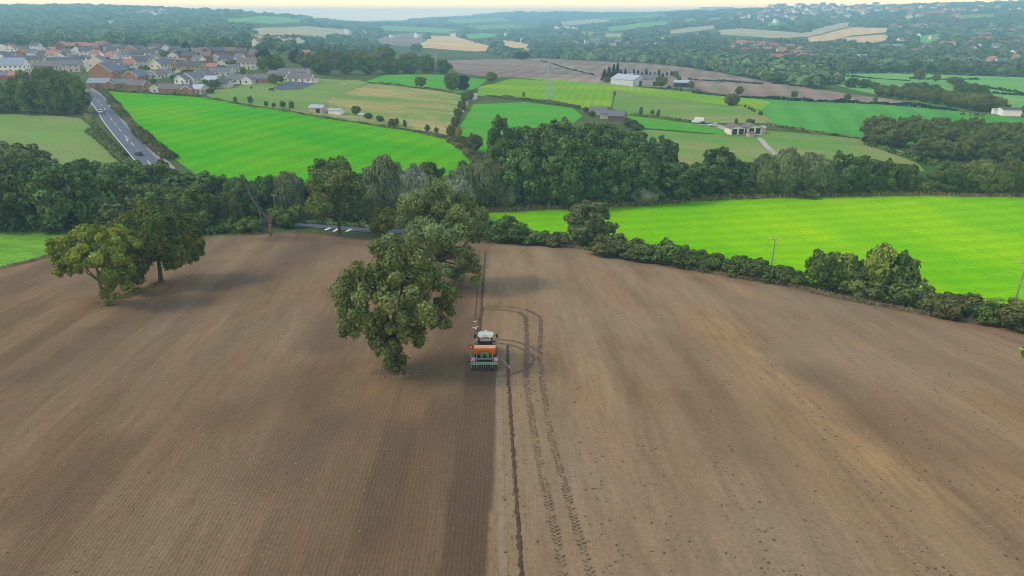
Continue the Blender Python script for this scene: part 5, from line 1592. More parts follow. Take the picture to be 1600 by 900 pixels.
# the pair of small beige houses
def glassy(px, py, wp, label, turn):
    p = P(px, py)
    wm = wpx(p, wp)
    e = empty('small_house', p, turn + math.pi / 2)
    D, Wd, H, R = wm, wm * 1.15, 2.9, wm * .2
    gable(Wd, D, H, R).build('wall', W_CREAM, e)
    roof_mb(Wd, D, H, R, .4).build('roof', R_BROWN, e)
    for q in (-.24, .24):
        f = MB().box((-Wd / 2 - .04, q * D, 1.5), (.12, D * .42, 2.9)).build('window', FRAME, e)
        MB().box((-Wd / 2 - .09, q * D, 1.45), (.06, D * .36, 2.5)).build('pane', GLASS, f)
    tag(e, label, 'house')
glassy(1147, 209, 22, 'left of two small beige houses with glazed gable fronts in the pasture', .12)
glassy(1173, 208, 22, 'right of two small beige houses with dark glazed gable fronts', .12)
shed('annexe', 1160, 208, 10, 5, 2.5, .5, W_CREAM, R_SLATE, 'low beige link between the two small houses', .1, False, ((0, 1.6, 2),), cat='annexe')
shed('annexe', 1187, 208, 10, 5, 2.7, .4, M_TANW, R_STEEL, 'tan lean-to at the right of the two small houses', .1, cat='annexe')
shed('garden_shed', 1172, 214, 9, 3, 1.8, .4, M_TANW, R_BROWN, 'small brown garden shed in front of the two small houses', .1)
ribbon('gravel_drive', M_TRACK, [P(1092, 195), P(1120, 197), P(1138, 204)], 5.0, .25, .0003, 2)
ribbon('garden_terrace', M_TRACK, [P(1135, 211), P(1190, 211)], 3.0, .25, .0003, 2)
ribbon('farm_track', M_TRACK, [P(1186, 216), P(1200, 232), P(1215, 245)], 2.5, .2, .0003, 2)

# ------------------------------------------------------------------ pylons, poles, signs, lamps
M_STEEL = paint('galvanised_steel', (0.42, 0.45, 0.47), 0.6, metal=.3, var=.1)
M_POLE = paint('grey_pole_timber', (0.30, 0.27, 0.23), 0.95, var=.15)

def pylon(px, py, hp, label, thick=.12, turn=.4):
    p = P(px, py)
    H = hpx(p, py, hp)
    e = empty('pylon', p, turn)
    mb = MB()
    def half(z):
        t = z / H
        return H * (.10 * (1 - t) ** 1.4 + .012)
    lv = [0, .14, .27, .39, .5, .6, .69, .77, .85, .93, 1.0]
    for a, b in zip(lv[:-1], lv[1:]):
        za, zb = a * H, b * H
        ha, hb = half(za), half(zb)
        for sx, sy in ((1, 1), (1, -1), (-1, -1), (-1, 1)):
            mb.tube([(sx * ha, sy * ha, za), (sx * hb, sy * hb, zb)], thick, 4, False)
            nx, ny = (sx, -sy) if sx * sy > 0 else (-sx, sy)
            mb.tube([(sx * ha, sy * ha, za), (nx * hb, ny * hb, zb)], thick * .6, 4, False)
            mb.tube([(nx * ha, ny * ha, za), (sx * hb, sy * hb, zb)], thick * .6, 4, False)
    mb.build('lattice_tower', M_STEEL, e)
    for z, l in ((.68, .12), (.80, .15), (.91, .10)):
        m = MB()
        for s in (-1, 1):
            m.tube([(0, .2, z * H), (s * l * H, 0, z * H + .2)], thick * .8, 4).tube([(0, -.2, z * H + .05 * H), (s * l * H, 0, z * H + .2)], thick * .6, 4)
            m.tube([(s * l * H, 0, z * H + .2), (s * l * H, 0, z * H - .05 * H)], thick * .5, 4)
        m.build('cross_arm', M_STEEL, e)
    tag(e, label, 'pylon')
pylon(857, 160, 66, 'tall thin lattice pylon standing in the lime pasture')
pylon(682, 116, 34, 'pale lattice pylon in front of the wood behind the paddocks')
pylon(1158, 57, 20, 'far faint lattice pylon beside the straw fields')

def pole(px, py, hp, label, arm=True, r=.11):
    p = P(px, py)
    H = hpx(p, py, hp)
    e = empty('power_pole', p, -.5)
    MB().tube([(0, 0, -.5), (0, 0, H)], [r * 1.3, r * .9], 8).build('pole', M_POLE, e)
    if arm:
        MB().box((0, -.1, H - .25), (1.9, .1, .12)).build('cross_arm', M_POLE, e)
        for x in (-.85, 0, .85):
            MB().tube([(x, -.1, H - .2), (x, -.1, H + .06)], [.06, .04], 6).build('insulator', FRAME, e)
    tag(e, label, 'pole')
    return e
pole(1202, 438, 66, 'timber power pole rising from the middle of the field hedgerow')
pole(1578, 500, 90, 'timber power pole near the right edge, ivy round its foot')
pole(433, 346, 42, 'power pole with a cross arm among the trees by the lower road')
pole(72, 178, 26, 'thin pole leaning in front of the round copse', False)
hero('ivy_bush', 41, 1577, 494, 22, 32, .05, 9, 900, .2, L_OAK, .1, 'round ivy bush wrapped round the right-hand power pole', BARK)

def lamp(px, py, hp, label):
    p = P(px, py)
    H = hpx(p, py, hp)
    e = empty('street_lamp', p, 2.6)
    MB().tube([(0, 0, -.2), (0, 0, H), (.3, 0, H + .25), (1.3, 0, H + .3)], [.10, .07, .06, .05], 7).build('post', M_STEEL, e)
    MB().box((1.6, 0, H + .3), (.7, .28, .14)).build('lamp_head', FRAME, e)
    tag(e, label, 'street lamp')
lamp(207, 240, 24, 'street lamp standing over the lower end of the visible road')

def sign(px, py, hp, label, round_=True):
    p = P(px, py)
    H = hpx(p, py, hp)
    e = empty('road_sign', p)
    MB().tube([(0, 0, -.2), (0, 0, H)], .06, 6).build('post', M_STEEL, e)
    d = MB()
    if round_: d.prism([(math.cos(t) * .5, H - .4 + math.sin(t) * .5) for t in np.linspace(0, 6.283, 17)[:-1]], -.10, -.07, 'Y')
    else: d.box((0, -.09, H - .4), (.9, .04, .9))
    d.build('sign_panel', FRAME, e)
    tag(e, label, 'road sign')
sign(144, 169, 7, 'white road sign left of the road by the white car')
sign(172, 170, 6, 'round white road sign on the right bank of the road')
sign(200, 226, 9, 'white road sign on the left verge near the dark car', False)
sign(251, 246, 8, 'pale road sign in the bank at the lower end of the road', False)

# ------------------------------------------------------------------ vehicles
RUB = paint('tyre_rubber', (0.022, 0.022, 0.022), .9)
def car(px, py, col, label, yaw, L=4.2, Wd=1.8, H=1.45, name='car', van=False):
    p = P(px, py)
    e = empty(name, (p.x, p.y, p.z + .2), yaw)
    body = paint(name + '_paint_' + str(int(col[0] * 100)), col, .35, var=.03, spec=.5)
    y = L / 2
    if van: prof = [(-y, .35), (y, .35), (y, .95), (y * .82, 1.1), (y * .5, H), (-y, H)]
    else: prof = [(-y, .35), (y, .35), (y, .78), (y * .45, .92), (-y * .97, .95), (-y, .8)]
    MB().prism([(b, c) for b, c in prof], -Wd / 2, Wd / 2, 'X').build('body', body, e, bevel=.06)
    if not van:
        MB().prism([(y * .48, .90), (y * .16, H - .06), (-y * .62, H - .06), (-y * .92, .93)], -Wd / 2 + .1, Wd / 2 - .1, 'X').build('window', GLASS, e)
        MB().prism([(y * .17, H - .07), (y * .12, H), (-y * .58, H), (-y * .64, H - .07)], -Wd / 2 + .12, Wd / 2 - .12, 'X').build('roof', body, e)
    else:
        MB().prism([(y * .80, 1.13), (y * .53, H - .06), (y * .50, H - .06), (y * .77, 1.13)], -Wd / 2 + .12, Wd / 2 - .12, 'X').build('windscreen', GLASS, e).location = (0, .03, .02)
    for sx in (-1, 1):
        for sy in (-.62, .62):
            w_ = MB().tube([(sx * (Wd / 2 - .18), sy * y, .32), (sx * (Wd / 2 + .02), sy * y, .32)], .32, 14).build('wheel', RUB, e)
            MB().tube([(sx * (Wd / 2 + .021), sy * y, .32), (sx * (Wd / 2 + .035), sy * y, .32)], .18, 10).build('rim', M_STEEL, w_)
        MB().box((sx * Wd * .36, -y - .01, .72), (.3, .05, .16)).build('tail_light', paint('tail_light_red', (.45, .03, .02), .3), e)
        MB().box((sx * Wd * .36, y + .01, .66), (.34, .05, .16)).build('headlight', FRAME, e)
    tag(e, label, 'van' if van else 'car')
ydir = math.atan2(RC[3].x - RC[4].x, RC[4].y - RC[3].y) if False else math.atan2(-(RC[3].x - RC[4].x), RC[3].y - RC[4].y)
car(157, 177, (.90, .90, .90), 'white car driving up the road beside the round copse', ydir)
car(217, 243, (.05, .055, .065), 'dark car with a pale roof at the lower end of the visible road', ydir + .1)
car(1090, 193, (.80, .80, .78), 'white van parked behind a hedge by the two small houses', 1.25, 5.6, 2.1, 2.5, 'van', True)
car(1097, 195, (.04, .05, .06), 'dark car parked close to the white van', 1.2)
car(1115, 198, (.62, .63, .64), 'silver car parked between the van and the small houses', 1.3)

# ------------------------------------------------------------------ animals
def beast(px, py, L, col, label, yaw, cat, graz=True):
    p = P(px, py)
    e = empty(cat, p, yaw)
    k = L / 2.2
    pts = [(-1.0, 0, 1.12), (-.55, 0, 1.18), (0, 0, 1.10), (.5, 0, 1.18), (.85, 0, 1.30), (1.15, 0, 1.05 if graz else 1.65), (1.38, 0, .55 if graz else 1.82), (1.62, 0, .25 if graz else 1.66)]
    rad = [.20, .36, .38, .36, .27, .17, .15, .07]
    mb = MB().tube([tuple(c * k for c in q) for q in pts], [r * k for r in rad], 10)
    for x in (-.78, .58):
        for y in (-.18, .18):
            mb.tube([(x * k, y * k, 1.1 * k), ((x - .05) * k, y * k, .62 * k), ((x + .02) * k, y * k, .55 * k), ((x + .0) * k, y * k, 0)], [.16 * k, .09 * k, .07 * k, .06 * k], 6)
    mb.tube([(-1.05 * k, 0, 1.2 * k), (-1.25 * k, 0, 1.0 * k), (-1.28 * k, 0, .5 * k)], [.06 * k, .06 * k, .03 * k], 5)
    o = mb.build('body', paint(cat + '_coat_' + str(int(col[0] * 1000)), col, .8), e)
    tag(e, label, cat)
beast(424, 143, 2.6, (.02, .018, .018), 'black horse grazing below the riding arena', 0.1, 'horse')
beast(393, 140, 2.4, (.06, .035, .02), 'dark horse standing end-on in the paddock', 1.4, 'horse', False)
beast(538, 134, 2.4, (.6, .56, .5), 'pale horse in the green paddock right of the white stable', .2, 'horse')
for k, (x, y, c) in enumerate(((1503, 181, (.03, .025, .02)), (1515, 181, (.12, .07, .04)), (1526, 182, (.02, .02, .02)), (1535, 183, (.16, .08, .04)))):
    beast(x, y, 2.4, c, ['black cow leftmost of the four', 'brownish cow second from left', 'black cow third from left', 'brown cow rightmost of the four'][k] + ' in the right-hand pasture', .2 + k, 'cow')
    C.objects[[o.name for o in C.objects if o.name.startswith('cow')][-1]]['group'] = 'cows in the right-hand pasture'

# ------------------------------------------------------------------ fences
def fence(pts, label, n=None, step=3.2, h=1.05, r=.045, wires=True, lift=0):
    ln = [P(a, b) for a, b in pts]
    e = empty('fence', ln[0])
    spots = []
    for a, b in zip(ln[:-1], ln[1:]):
        m = max(1, int((b - a).length / step))
        spots += [a.lerp(b, k / m) for k in range(m)]
    spots.append(ln[-1])
    spots = spots[:98]
    post = None
    tops = []
    rg = np.random.default_rng(len(spots))
    for q in spots:
        z = tz(q.x, q.y)
        if post is None:
            me = MB().tube([(0, 0, -.3), (0, 0, h)], [r * 1.1, r], 6).mesh('post')
            me.materials.append(paint('fence_timber', (0.26, 0.22, 0.16), .95, var=.2))
            post = me
        o = bpy.data.objects.new('post', post)
        C.objects.link(o)
        o.parent = e
        o.location = (q.x - ln[0].x, q.y - ln[0].y, z - ln[0].z)
        o.rotation_euler = (rg.normal(0, .06), rg.normal(0, .06), 0)
        tops.append(o.location.copy())
    if wires:
        mb = MB()
        for hh in (.45, .75, 1.05):
            mb.tube([t + Vector((0, 0, hh * h / 1.15)) for t in tops], .012, 4, False)
        mb.build('wire', M_POLE, e)
    tag(e, label, 'fence')
fence([(870, 387), (950, 399), (1050, 418), (1200, 444), (1300, 467), (1450, 495), (1600, 518), (1640, 524)], 'post and wire fence along the foot of the field hedgerow')
fence([(0, 421), (60, 406), (95, 396), (128, 386)], 'old post fence between the ploughed field and the corner grass', step=2.5)
fence([(340, 138), (380, 138), (424, 137), (424, 141)], 'paddock fence of thin posts left of the riding arena', step=3, h=1.3, r=.07)
fence([(424, 142), (470, 141), (492, 132), (496, 128)], 'fence round the dark riding arena', step=3, h=1.3, r=.07)
fence([(330, 152), (370, 148), (440, 152), (484, 178)], 'paddock fence crossing the olive pasture', step=5, h=1.3, r=.07)
fence([(958, 143), (956, 160), (955, 168)], 'post fence between the lime pasture and the meadow', step=4, h=1.3, r=.07)

# ------------------------------------------------------------------ tractor and seed drill
def slope_at(x, y, d=3.0):
    return math.atan2(tz(x, y + d) - tz(x, y - d), 2 * d)
gp = P(757, 579)
PIT = slope_at(gp.x, gp.y + 3)
GREEN = paint('dark_green_paint', (0.030, 0.100, 0.045), .4, var=.12, spec=.4)
MGREEN = paint('mid_green_paint', (0.105, 0.235, 0.105), .5, var=.15, scale=3)
PGREEN = paint('dusty_green_paint', (0.220, 0.300, 0.190), .7, var=.18, scale=4)
ORANGE = paint('orange_paint', (0.80, 0.200, 0.020), .5, var=.08, scale=2)
ORANGEL = paint('pale_orange_cover', (0.90, 0.420, 0.180), .7, var=.06, scale=2)
BLACK = paint('black_plastic', (0.018, 0.019, 0.020), .6)
CREAM = paint('cream_cab_roof', (0.70, 0.70, 0.52), .5, var=.10, scale=2.5)
STEELG = paint('worn_grey_steel', (0.27, 0.29, 0.27), .5, metal=.3, var=.15)
REDP = paint('red_paint', (0.55, 0.045, 0.03), .5)
YEL = paint('yellow_rim', (0.60, 0.50, 0.16), .5)
TYRE = paint('dusty_tyre', (0.050, 0.043, 0.036), .95, var=.2, scale=4)
GLS = paint('cab_glass', (0.030, 0.040, 0.045), .08, spec=.5)
LAMPW = paint('lamp_lens', (0.85, 0.85, 0.78), .2)

def tractor_wheel(parent, x, y, r, wd):
    s = 1 if x > 0 else -1
    mb = MB()
    n = 36
    prof = [(-wd / 2, r * .58), (-wd / 2, r * .86), (-wd * .38, r * .96), (wd * .38, r * .96), (wd / 2, r * .86), (wd / 2, r * .58)]
    vs, fs = [], []
    for k in range(n):
        t = 2 * math.pi * k / n
        for a, b in prof:
            vs.append((x + a, y + b * math.cos(t), r + b * math.sin(t)))
    m = len(prof)
    for k in range(n):
        for j in range(m - 1):
            fs.append((k * m + j, k * m + j + 1, ((k + 1) % n) * m + j + 1, ((k + 1) % n) * m + j))
    mb.add(vs, fs)
    for k in range(20):                                     # lugs
        t = 2 * math.pi * k / 20
        for q in (-1, 1):
            tt = t + (0 if q > 0 else math.pi / 20)
            c = Vector((x + q * wd * .24, y + r * .97 * math.cos(tt), r + r * .97 * math.sin(tt)))
            mb.box(c, (wd * .5, .07, r * .10), rx=tt - math.pi / 2, rz=0)
    w_ = MB().build('wheel', TYRE, parent) if False else mb.build('wheel', TYRE, parent)
    MB().tube([(x - wd * .30, y, r), (x + wd * .30, y, r)], r * .60, 24).build('rim', YEL, w_)
    MB().tube([(x + s * wd * .30, y, r), (x + s * wd * .42, y, r)], r * .20, 12).build('hub', STEELG, w_)

tr = empty('tractor', gp)
tr.rotation_euler = (PIT, 0, 0.0)
for sx in (-1, 1):
    tractor_wheel(tr, sx * .98, 3.75, .93, .56)
    tractor_wheel(tr, sx * .92, 6.35, .68, .44)
MB().box((0, 5.0, .95), (.62, 3.6, .55)).box((0, 6.35, .70), (1.5, .26, .22)).box((0, 3.75, .93), (1.5, .32, .34)).build('chassis', BLACK, tr, bevel=.03)
bn = MB().prism([(-.42, 1.12), (.42, 1.12), (.44, 1.62), (.32, 1.86), (-.32, 1.86), (-.44, 1.62)], 4.85, 7.1, 'Y').build('bonnet', GREEN, tr, bevel=.05)
MB().box((0, 7.12, 1.45), (.66, .05, .55)).build('grille', BLACK, bn)
for sx in (-1, 1):
    MB().box((sx * .26, 7.15, 1.62), (.2, .05, .12)).build('headlight', LAMPW, tr)
MB().box((0, 7.35, .85), (.9, .4, .5)).build('front_weight', BLACK, tr, bevel=.04)
cabm = MB()
cw, y0, y1, z0, z1 = .80, 3.25, 4.85, 1.30, 2.86
for sx in (-1, 1):
    cabm.tube([(sx * cw, y0, z0), (sx * cw * .95, y0 + .04, z1)], .055, 6).tube([(sx * cw * .92, y1, z0), (sx * cw * .9, y1 - .12, z1)], .05, 6).tube([(sx * cw, (y0 + y1) / 2, z0), (sx * cw * .95, (y0 + y1) / 2, z1)], .04, 6)
cabm.box((0, (y0 + y1) / 2, z0 - .05), (1.6, 1.7, .3))
cab = cabm.build('cab', BLACK, tr)
MB().prism([(y0 + .03, z0 + .12), (y1 - .03, z0 + .12), (y1 - .14, z1), (y0 + .06, z1)], -cw + .03, cw - .03, 'X').build('window', GLS, cab)
MB().box((0, y0 + .01, 2.55), (1.30, .03, .34)).build('rear_window_reflection_panel', paint('pale_painted_reflection', (.35, .42, .36), .4), cab)  # pale slab paints a reflection onto the cab's rear window
C.objects['rear_window_reflection_panel'].name = 'painted_reflection'
def rrect(w_, d_, r_, cx=0, cy=0, n=5):
    out = []
    for qx, qy, a0 in ((1, 1, 0), (-1, 1, 90), (-1, -1, 180), (1, -1, 270)):
        for k in range(n + 1):
            t = math.radians(a0 + 90 * k / n)
            out.append((cx + qx * (w_ / 2 - r_) + math.cos(t) * r_, cy + qy * (d_ / 2 - r_) + math.sin(t) * r_))
    return out
rf = MB().prism(rrect(1.82, 1.78, .38, 0, 4.02), 2.86, 3.04, 'Z').prism(rrect(1.50, 1.42, .36, 0, 4.02), 3.03, 3.10, 'Z').build('cab_roof', CREAM, tr, bevel=.04)
for sx in (-1, 1):
    MB().box((sx * .55, 3.11, 2.90), (.26, .06, .13)).build('work_light', LAMPW, rf)
    MB().box((sx * .62, 4.93, 2.92), (.24, .06, .12)).build('work_light', LAMPW, rf)
MB().tube([(0, 4.72, 3.08), (0, 4.72, 3.16), (0, 4.72, 3.28)], [.13, .14, .08], 10).build('beacon', LAMPW, rf)
MB().box((0, 3.35, 3.12), (.42, .26, .10)).build('roof_hatch', paint('pale_hatch', (.74, .70, .52), .6), rf)
for sx in (-1, 1):
    mm = MB().tube([(sx * .78, 4.75, 2.55), (sx * 1.26, 4.82, 2.62)], .025, 6).build('mirror_arm', BLACK, tr)
    MB().box((sx * 1.30, 4.80, 2.50), (.20, .09, .42)).build('mirror', BLACK, mm, bevel=.02)
    MB().prism([(2.85, 1.35), (2.95, 1.75), (3.4, 2.0), (4.1, 1.98), (4.6, 1.72), (4.62, 1.66), (4.1, 1.90), (3.4, 1.92), (3.0, 1.7), (2.92, 1.35)], sx * .70, sx * 1.28, 'X').build('mudguard', GREEN, tr)
    MB().box((sx * 1.15, 2.86, 1.55), (.16, .05, .28)).build('tail_light', REDP, tr)
    MB().tube([(sx * .42, 3.2, .72), (sx * .45, 2.55, .62)], .055, 6).build('lift_arm', STEELG, tr)
MB().tube([(.52, 5.1, 1.7), (.56, 5.1, 2.9), (.60, 5.05, 3.05)], [.07, .06, .05], 8).build('exhaust', BLACK, tr)
MB().tube([(0, 3.2, 1.15), (0, 2.5, 1.25)], .06, 6).build('top_link', REDP, tr)
hs = MB()
for k in range(5):
    hs.tube([(-.2 + k * .1, 3.2, 1.6), (-.25 + k * .12, 2.9, 1.95), (-.2 + k * .1, 2.5, 1.6)], .025, 5)
hs.build('hydraulic_hose', REDP, tr)
tag(tr, 'dark green tractor with a cream cab roof pulling the orange seed drill', 'tractor')

dr = empty('seed_drill', gp)
dr.rotation_euler = (PIT, 0, 0.0)
hop = MB().prism([(1.42, 1.98), (1.40, 2.16), (2.36, 2.16), (2.38, 1.98), (2.06, 1.28), (1.72, 1.28)], -1.20, 1.20, 'X').build('hopper', ORANGE, dr, bevel=.03)
MB().prism([(1.36, 2.16), (1.55, 2.27), (1.90, 2.33), (2.22, 2.27), (2.42, 2.16)], -1.22, 1.22, 'X').build('hopper_cover', ORANGEL, hop)
MB().prism([(-.55, 1.15), (.55, 1.15), (.45, 1.62), (.2, 1.78), (-.2, 1.78), (-.45, 1.62)], 1.05, 1.42, 'Y').build('seed_meter', MGREEN, dr, bevel=.04)
MB().tube([(0, .98, 1.35), (0, 1.06, 1.35)], .2, 16).build('fan', BLACK, dr)
fm_ = MB().box((0, 1.75, .72), (3.0, .9, .26)).box((0, 2.35, .95), (.9, .25, .9)).box((-.75, 1.85, 1.05), (.12, .7, .6)).box((.75, 1.85, 1.05), (.12, .7, .6))
frm = fm_.build('harrow_frame', GREEN, dr, bevel=.02)
hm_ = MB()
for k in range(20):
    x = -1.42 + k * .15
    hm_.tube([(x, 1.7 + .12 * (k % 2), .6), (x, 1.62 + .12 * (k % 2), -.05)], [.03, .018], 5)
hm_.build('harrow_tines', STEELG, frm)
for sx in (-1, 1):
    MB().prism([(.55, .12), (2.25, .12), (2.25, .75), (1.7, 1.12), (.9, 1.05), (.55, .7)], sx * 1.50, sx * 1.54, 'X').build('side_plate', MGREEN, dr)
rl_ = MB().tube([(-1.46, .82, .30), (1.46, .82, .30)], .17, 14)
for k in range(21):
    x = -1.42 + k * .142
    rl_.tube([(x - .03, .82, .30), (x + .03, .82, .30)], .30, 18)
rl_.build('packer_roller', BLACK, dr)
MB().box((0, .30, .80), (3.16, .34, .14)).box((0, .12, .70), (3.12, .1, .12)).build('coulter_bar', PGREEN, dr, bevel=.02)
for k in range(12):
    x = -1.42 + k * 2.84 / 11
    c_ = MB().tube([(x, .22, .74), (x, .02, .48), (x, -.16, .30), (x, -.22, .02)], [.035, .035, .03, .02], 6).build('coulter', PGREEN, dr)
    MB().tube([(x - .02, -.05, .15), (x + .02, -.05, .15)], .17, 14).build('disc', BLACK, c_)
for k in range(12):
    x = -1.42 + k * 2.84 / 11
    MB().tube([(x, -.2, .42), (x, -.42, .25), (x, -.52, .01)], [.03, .025, .012], 5).build('following_tine', BLACK, dr)
st = MB().box((0, .72, 1.12), (1.75, .30, .05))
for k in range(9):
    st.box((-.8 + k * .2, .72, 1.15), (.03, .3, .03))
st.build('step_platform', STEELG, dr)
rl2_ = MB()
for sx in (-1, 1):
    rl2_.tube([(sx * .92, .42, .86), (sx * .92, .50, 1.30), (sx * .86, 1.3, 1.75)], .032, 6).tube([(sx * .92, .86, .86), (sx * .90, .92, 1.45)], .028, 6).tube([(sx * 1.12, .35, .86), (sx * .95, 1.2, 1.3)], .028, 6)
rl2_.tube([(-.92, .50, 1.28), (.92, .50, 1.28)], .032, 6)
rl2_.build('handrail', STEELG, dr)
sp = MB()
for k in range(12):
    x = -1.42 + k * 2.84 / 11
    sp.tube([(x * .35, 1.45, 1.2), (x * .7, .95, .98), (x, .3, .62)], .02, 5)
sp.build('seed_pipe', BLACK, dr)
def warn(x, y, z, s):
    f = MB().box((x, y, z), (.42, .03, .42)).build('warning_board', FRAME, dr)
    m = MB()
    for a in (-.24, 0, .24):
        m.add([Vector((x + u_, y - .022, z + v_)) for u_, v_ in ((max(-.21, a - .06 - .12), -.21), (min(.21, a + .06 - .12), -.21), (min(.21, a + .06 + .12), .21), (max(-.21, a - .06 + .12), .21))], [(0, 1, 2, 3)])
    m.build('red_stripe', REDP, f)
    MB().box((x, y - .03, z - .3), (.3, .05, .12)).build('tail_light', REDP, dr)
warn(-1.28, .40, 1.18, 1)
warn(1.28, .40, 1.18, -1)
ma = MB().tube([(1.5, 1.0, .85), (1.75, .95, 1.05), (2.15, .75, .92), (2.72, .30, .42)], [.05, .045, .04, .035], 7).build('marker_arm', STEELG, dr)
md = MB().tube([(2.70, .28, .30), (2.76, .26, .30)], .28, 18).build('marker_disc', STEELG, ma)
MB().tube([(2.76, .25, .30), (2.81, .25, .30)], .12, 12).build('hub', LAMPW, md)
ma = MB().tube([(-1.5, 1.0, .85), (-1.62, 1.5, 1.3), (-1.62, 2.45, 1.85)], [.05, .045, .04], 7).build('marker_arm', STEELG, dr)
md = MB().tube([(-1.62, 2.56, 1.9), (-1.62, 2.50, 1.9)], .33, 18).build('marker_disc', REDP, ma)
MB().tube([(-1.62, 2.50, 1.9), (-1.62, 2.44, 1.9)], .17, 14).build('hub', ORANGEL, md)
tag(dr, 'green seed drill with an orange hopper and red and white warning boards', 'seed drill')

# white birds just ahead of the tractor
M_BIRD = paint('white_feathers', (.80, .80, .78), .8, var=.03)
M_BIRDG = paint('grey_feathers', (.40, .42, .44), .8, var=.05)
def bird(px, py, hgt, span, yaw, lift, label):
    p = P(px, py)
    e = empty('bird', (p.x, p.y, p.z + hgt), yaw)
    k = span / 2
    b = MB().tube([(0, -.42 * k, .02 * k), (0, -.28 * k, .01 * k), (0, 0, 0), (0, .24 * k, .02 * k), (0, .38 * k, .07 * k), (0, .46 * k, .06 * k), (0, .54 * k, .04 * k)], [.03 * k, .09 * k, .14 * k, .12 * k, .085 * k, .06 * k, .012 * k], 9).build('body', M_BIRD, e)
    for s in (-1, 1):
        m = MB()
        pts = [(0, .14, .05, .17), (.35, .20, .05 + .30 * lift, .17), (.72, .12, .05 + .42 * lift, .13), (1.0, -.14, .05 + .36 * lift, .03)]
        vs, fs = [], []
        for (x, y, z, c) in pts:
            vs += [(s * x * k, (y + c * .5) * k, z * k), (s * x * k, (y - c) * k, z * k - .01), (s * x * k, (y + c * .5) * k, z * k + .025), (s * x * k, (y - c) * k, z * k + .012)]
        for i in range(3):
            a = i * 4
            fs += [(a, a + 4, a + 5, a + 1), (a + 2, a + 3, a + 7, a + 6), (a, a + 2, a + 6, a + 4), (a + 1, a + 5, a + 7, a + 3)]
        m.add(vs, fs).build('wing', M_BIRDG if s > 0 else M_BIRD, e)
    tag(e, label, 'bird', 'white birds ahead of the tractor')
bird(743.5, 519, .5, 1.0, .5, 1.0, 'larger white bird with arched wings low over the soil ahead of the tractor')
bird(743, 508, .5, .6, .2, .6, 'smaller white bird just beyond the larger one ahead of the tractor')

# ------------------------------------------------------------------ far woods: each mass one object of many crowns
def woodland(pts, dens, leaf, size, hgt, seed, lab=None):
    rg = np.random.default_rng(seed)
    a = np.array(pts, float)
    x0, y0 = a.min(0); x1, y1 = a.max(0)
    n = int((x1 - x0) * (y1 - y0) * dens)
    qx, qy = x0 + (x1 - x0) * rg.random(n), y0 + (y1 - y0) * rg.random(n)
    ok = pip(pts, qx, qy)
    cl = []
    for X, Y in zip(qx[ok], qy[ok]):
        p = P(X, Y)
        if p.y < 9000: cl.append((p.x, p.y, p.z, X, Y, proj(p.x, p.y, p.z + hgt * 1.0)[1]))
    if not cl: return
    c = np.array(cl)
    keep = np.ones(len(c), bool)
    for poly, pp in FIELDS:
        keep &= ~pip(poly, c[:, 0], c[:, 1])
        if pp is not None: keep &= ~pip(pp, c[:, 3], c[:, 5])
    c = c[keep][:, :3]
    n = len(c)
    far = np.clip(c[:, 1] / 1000, .8, 2.6)
    w_ = size * (0.6 + 0.7 * rg.random(n)) * far ** .35
    h_ = hgt * (0.6 + 0.65 * rg.random(n))
    m = 34
    d = rg.normal(size=(n, m, 3))
    d[..., 2] = np.abs(d[..., 2])
    d /= np.linalg.norm(d, axis=2, keepdims=True)
    d *= (0.82 + 0.25 * rg.random((n, m, 1)))
    cen = d * np.stack([w_ / 2, w_ / 2, h_ * .62], 1)[:, None, :]
    cen[..., 2] += (h_ * .32)[:, None]
    cen += c[:, None, :]
    nor = d + rg.normal(0, .3, d.shape)
    tint = np.clip(rg.random((n, 1)) * .75 + rg.random((n, m)) * .25, 0, 1)
    o = link_mesh('woodland', leaf_mesh('woodland', cen.reshape(-1, 3), nor.reshape(-1, 3), np.repeat(w_ * .27, m), tint.ravel(), aspect=.75, rg=rg), leaf)
    o['kind'] = 'stuff'
L_FARB = leafy('far_olive_leaves', (0.060, 0.110, 0.035), (0.150, 0.190, 0.075), (0.150, 0.130, 0.060))
W = woodland
W([(836, 92), (1000, 98), (1110, 111), (1200, 127), (1345, 150), (1345, 128), (1290, 122), (1250, 112), (1120, 92), (1000, 86), (840, 84)], .16, L_FAR, 12, 10, 301)
W([(560, 84), (700, 84), (840, 92), (840, 78), (780, 74), (700, 78), (640, 74), (560, 76)], .16, L_FAR, 12, 10, 302)
W([(840, 86), (1130, 92), (1250, 110), (1290, 100), (1240, 70), (1100, 62), (1000, 66), (900, 70), (840, 72)], .13, L_FARB, 12, 9, 303)
W([(-60, 72), (250, 72), (420, 78), (560, 84), (560, 70), (400, 62), (200, 60), (-60, 58)], .16, L_FAR, 12, 10, 304)
W([(-60, 60), (200, 62), (400, 66), (580, 76), (590, 58), (400, 46), (200, 42), (-60, 38)], .12, L_FAR, 14, 10, 305)
W([(-60, 40), (200, 44), (420, 48), (600, 58), (640, 44), (480, 28), (350, 18), (200, 10), (-60, 10)], .12, L_FAR, 16, 9, 306)
W([(580, 74), (700, 78), (840, 80), (850, 50), (700, 34), (600, 34), (560, 50)], .13, L_FAR, 15, 9, 307)
W([(840, 76), (1000, 70), (1240, 68), (1330, 60), (1340, 34), (1200, 26), (1000, 22), (850, 30), (840, 50)], .13, L_FAR, 15, 9, 308)
W([(850, 32), (1100, 26), (1400, 24), (1660, 20), (1660, 2), (1400, 6), (1100, 12), (900, 16), (640, 24), (640, 36)], .11, L_FAR, 18, 8, 309)
W([(1240, 108), (1300, 112), (1460, 112), (1660, 120), (1660, 96), (1450, 92), (1300, 86), (1240, 90)], .14, L_FAR, 12, 10, 310)
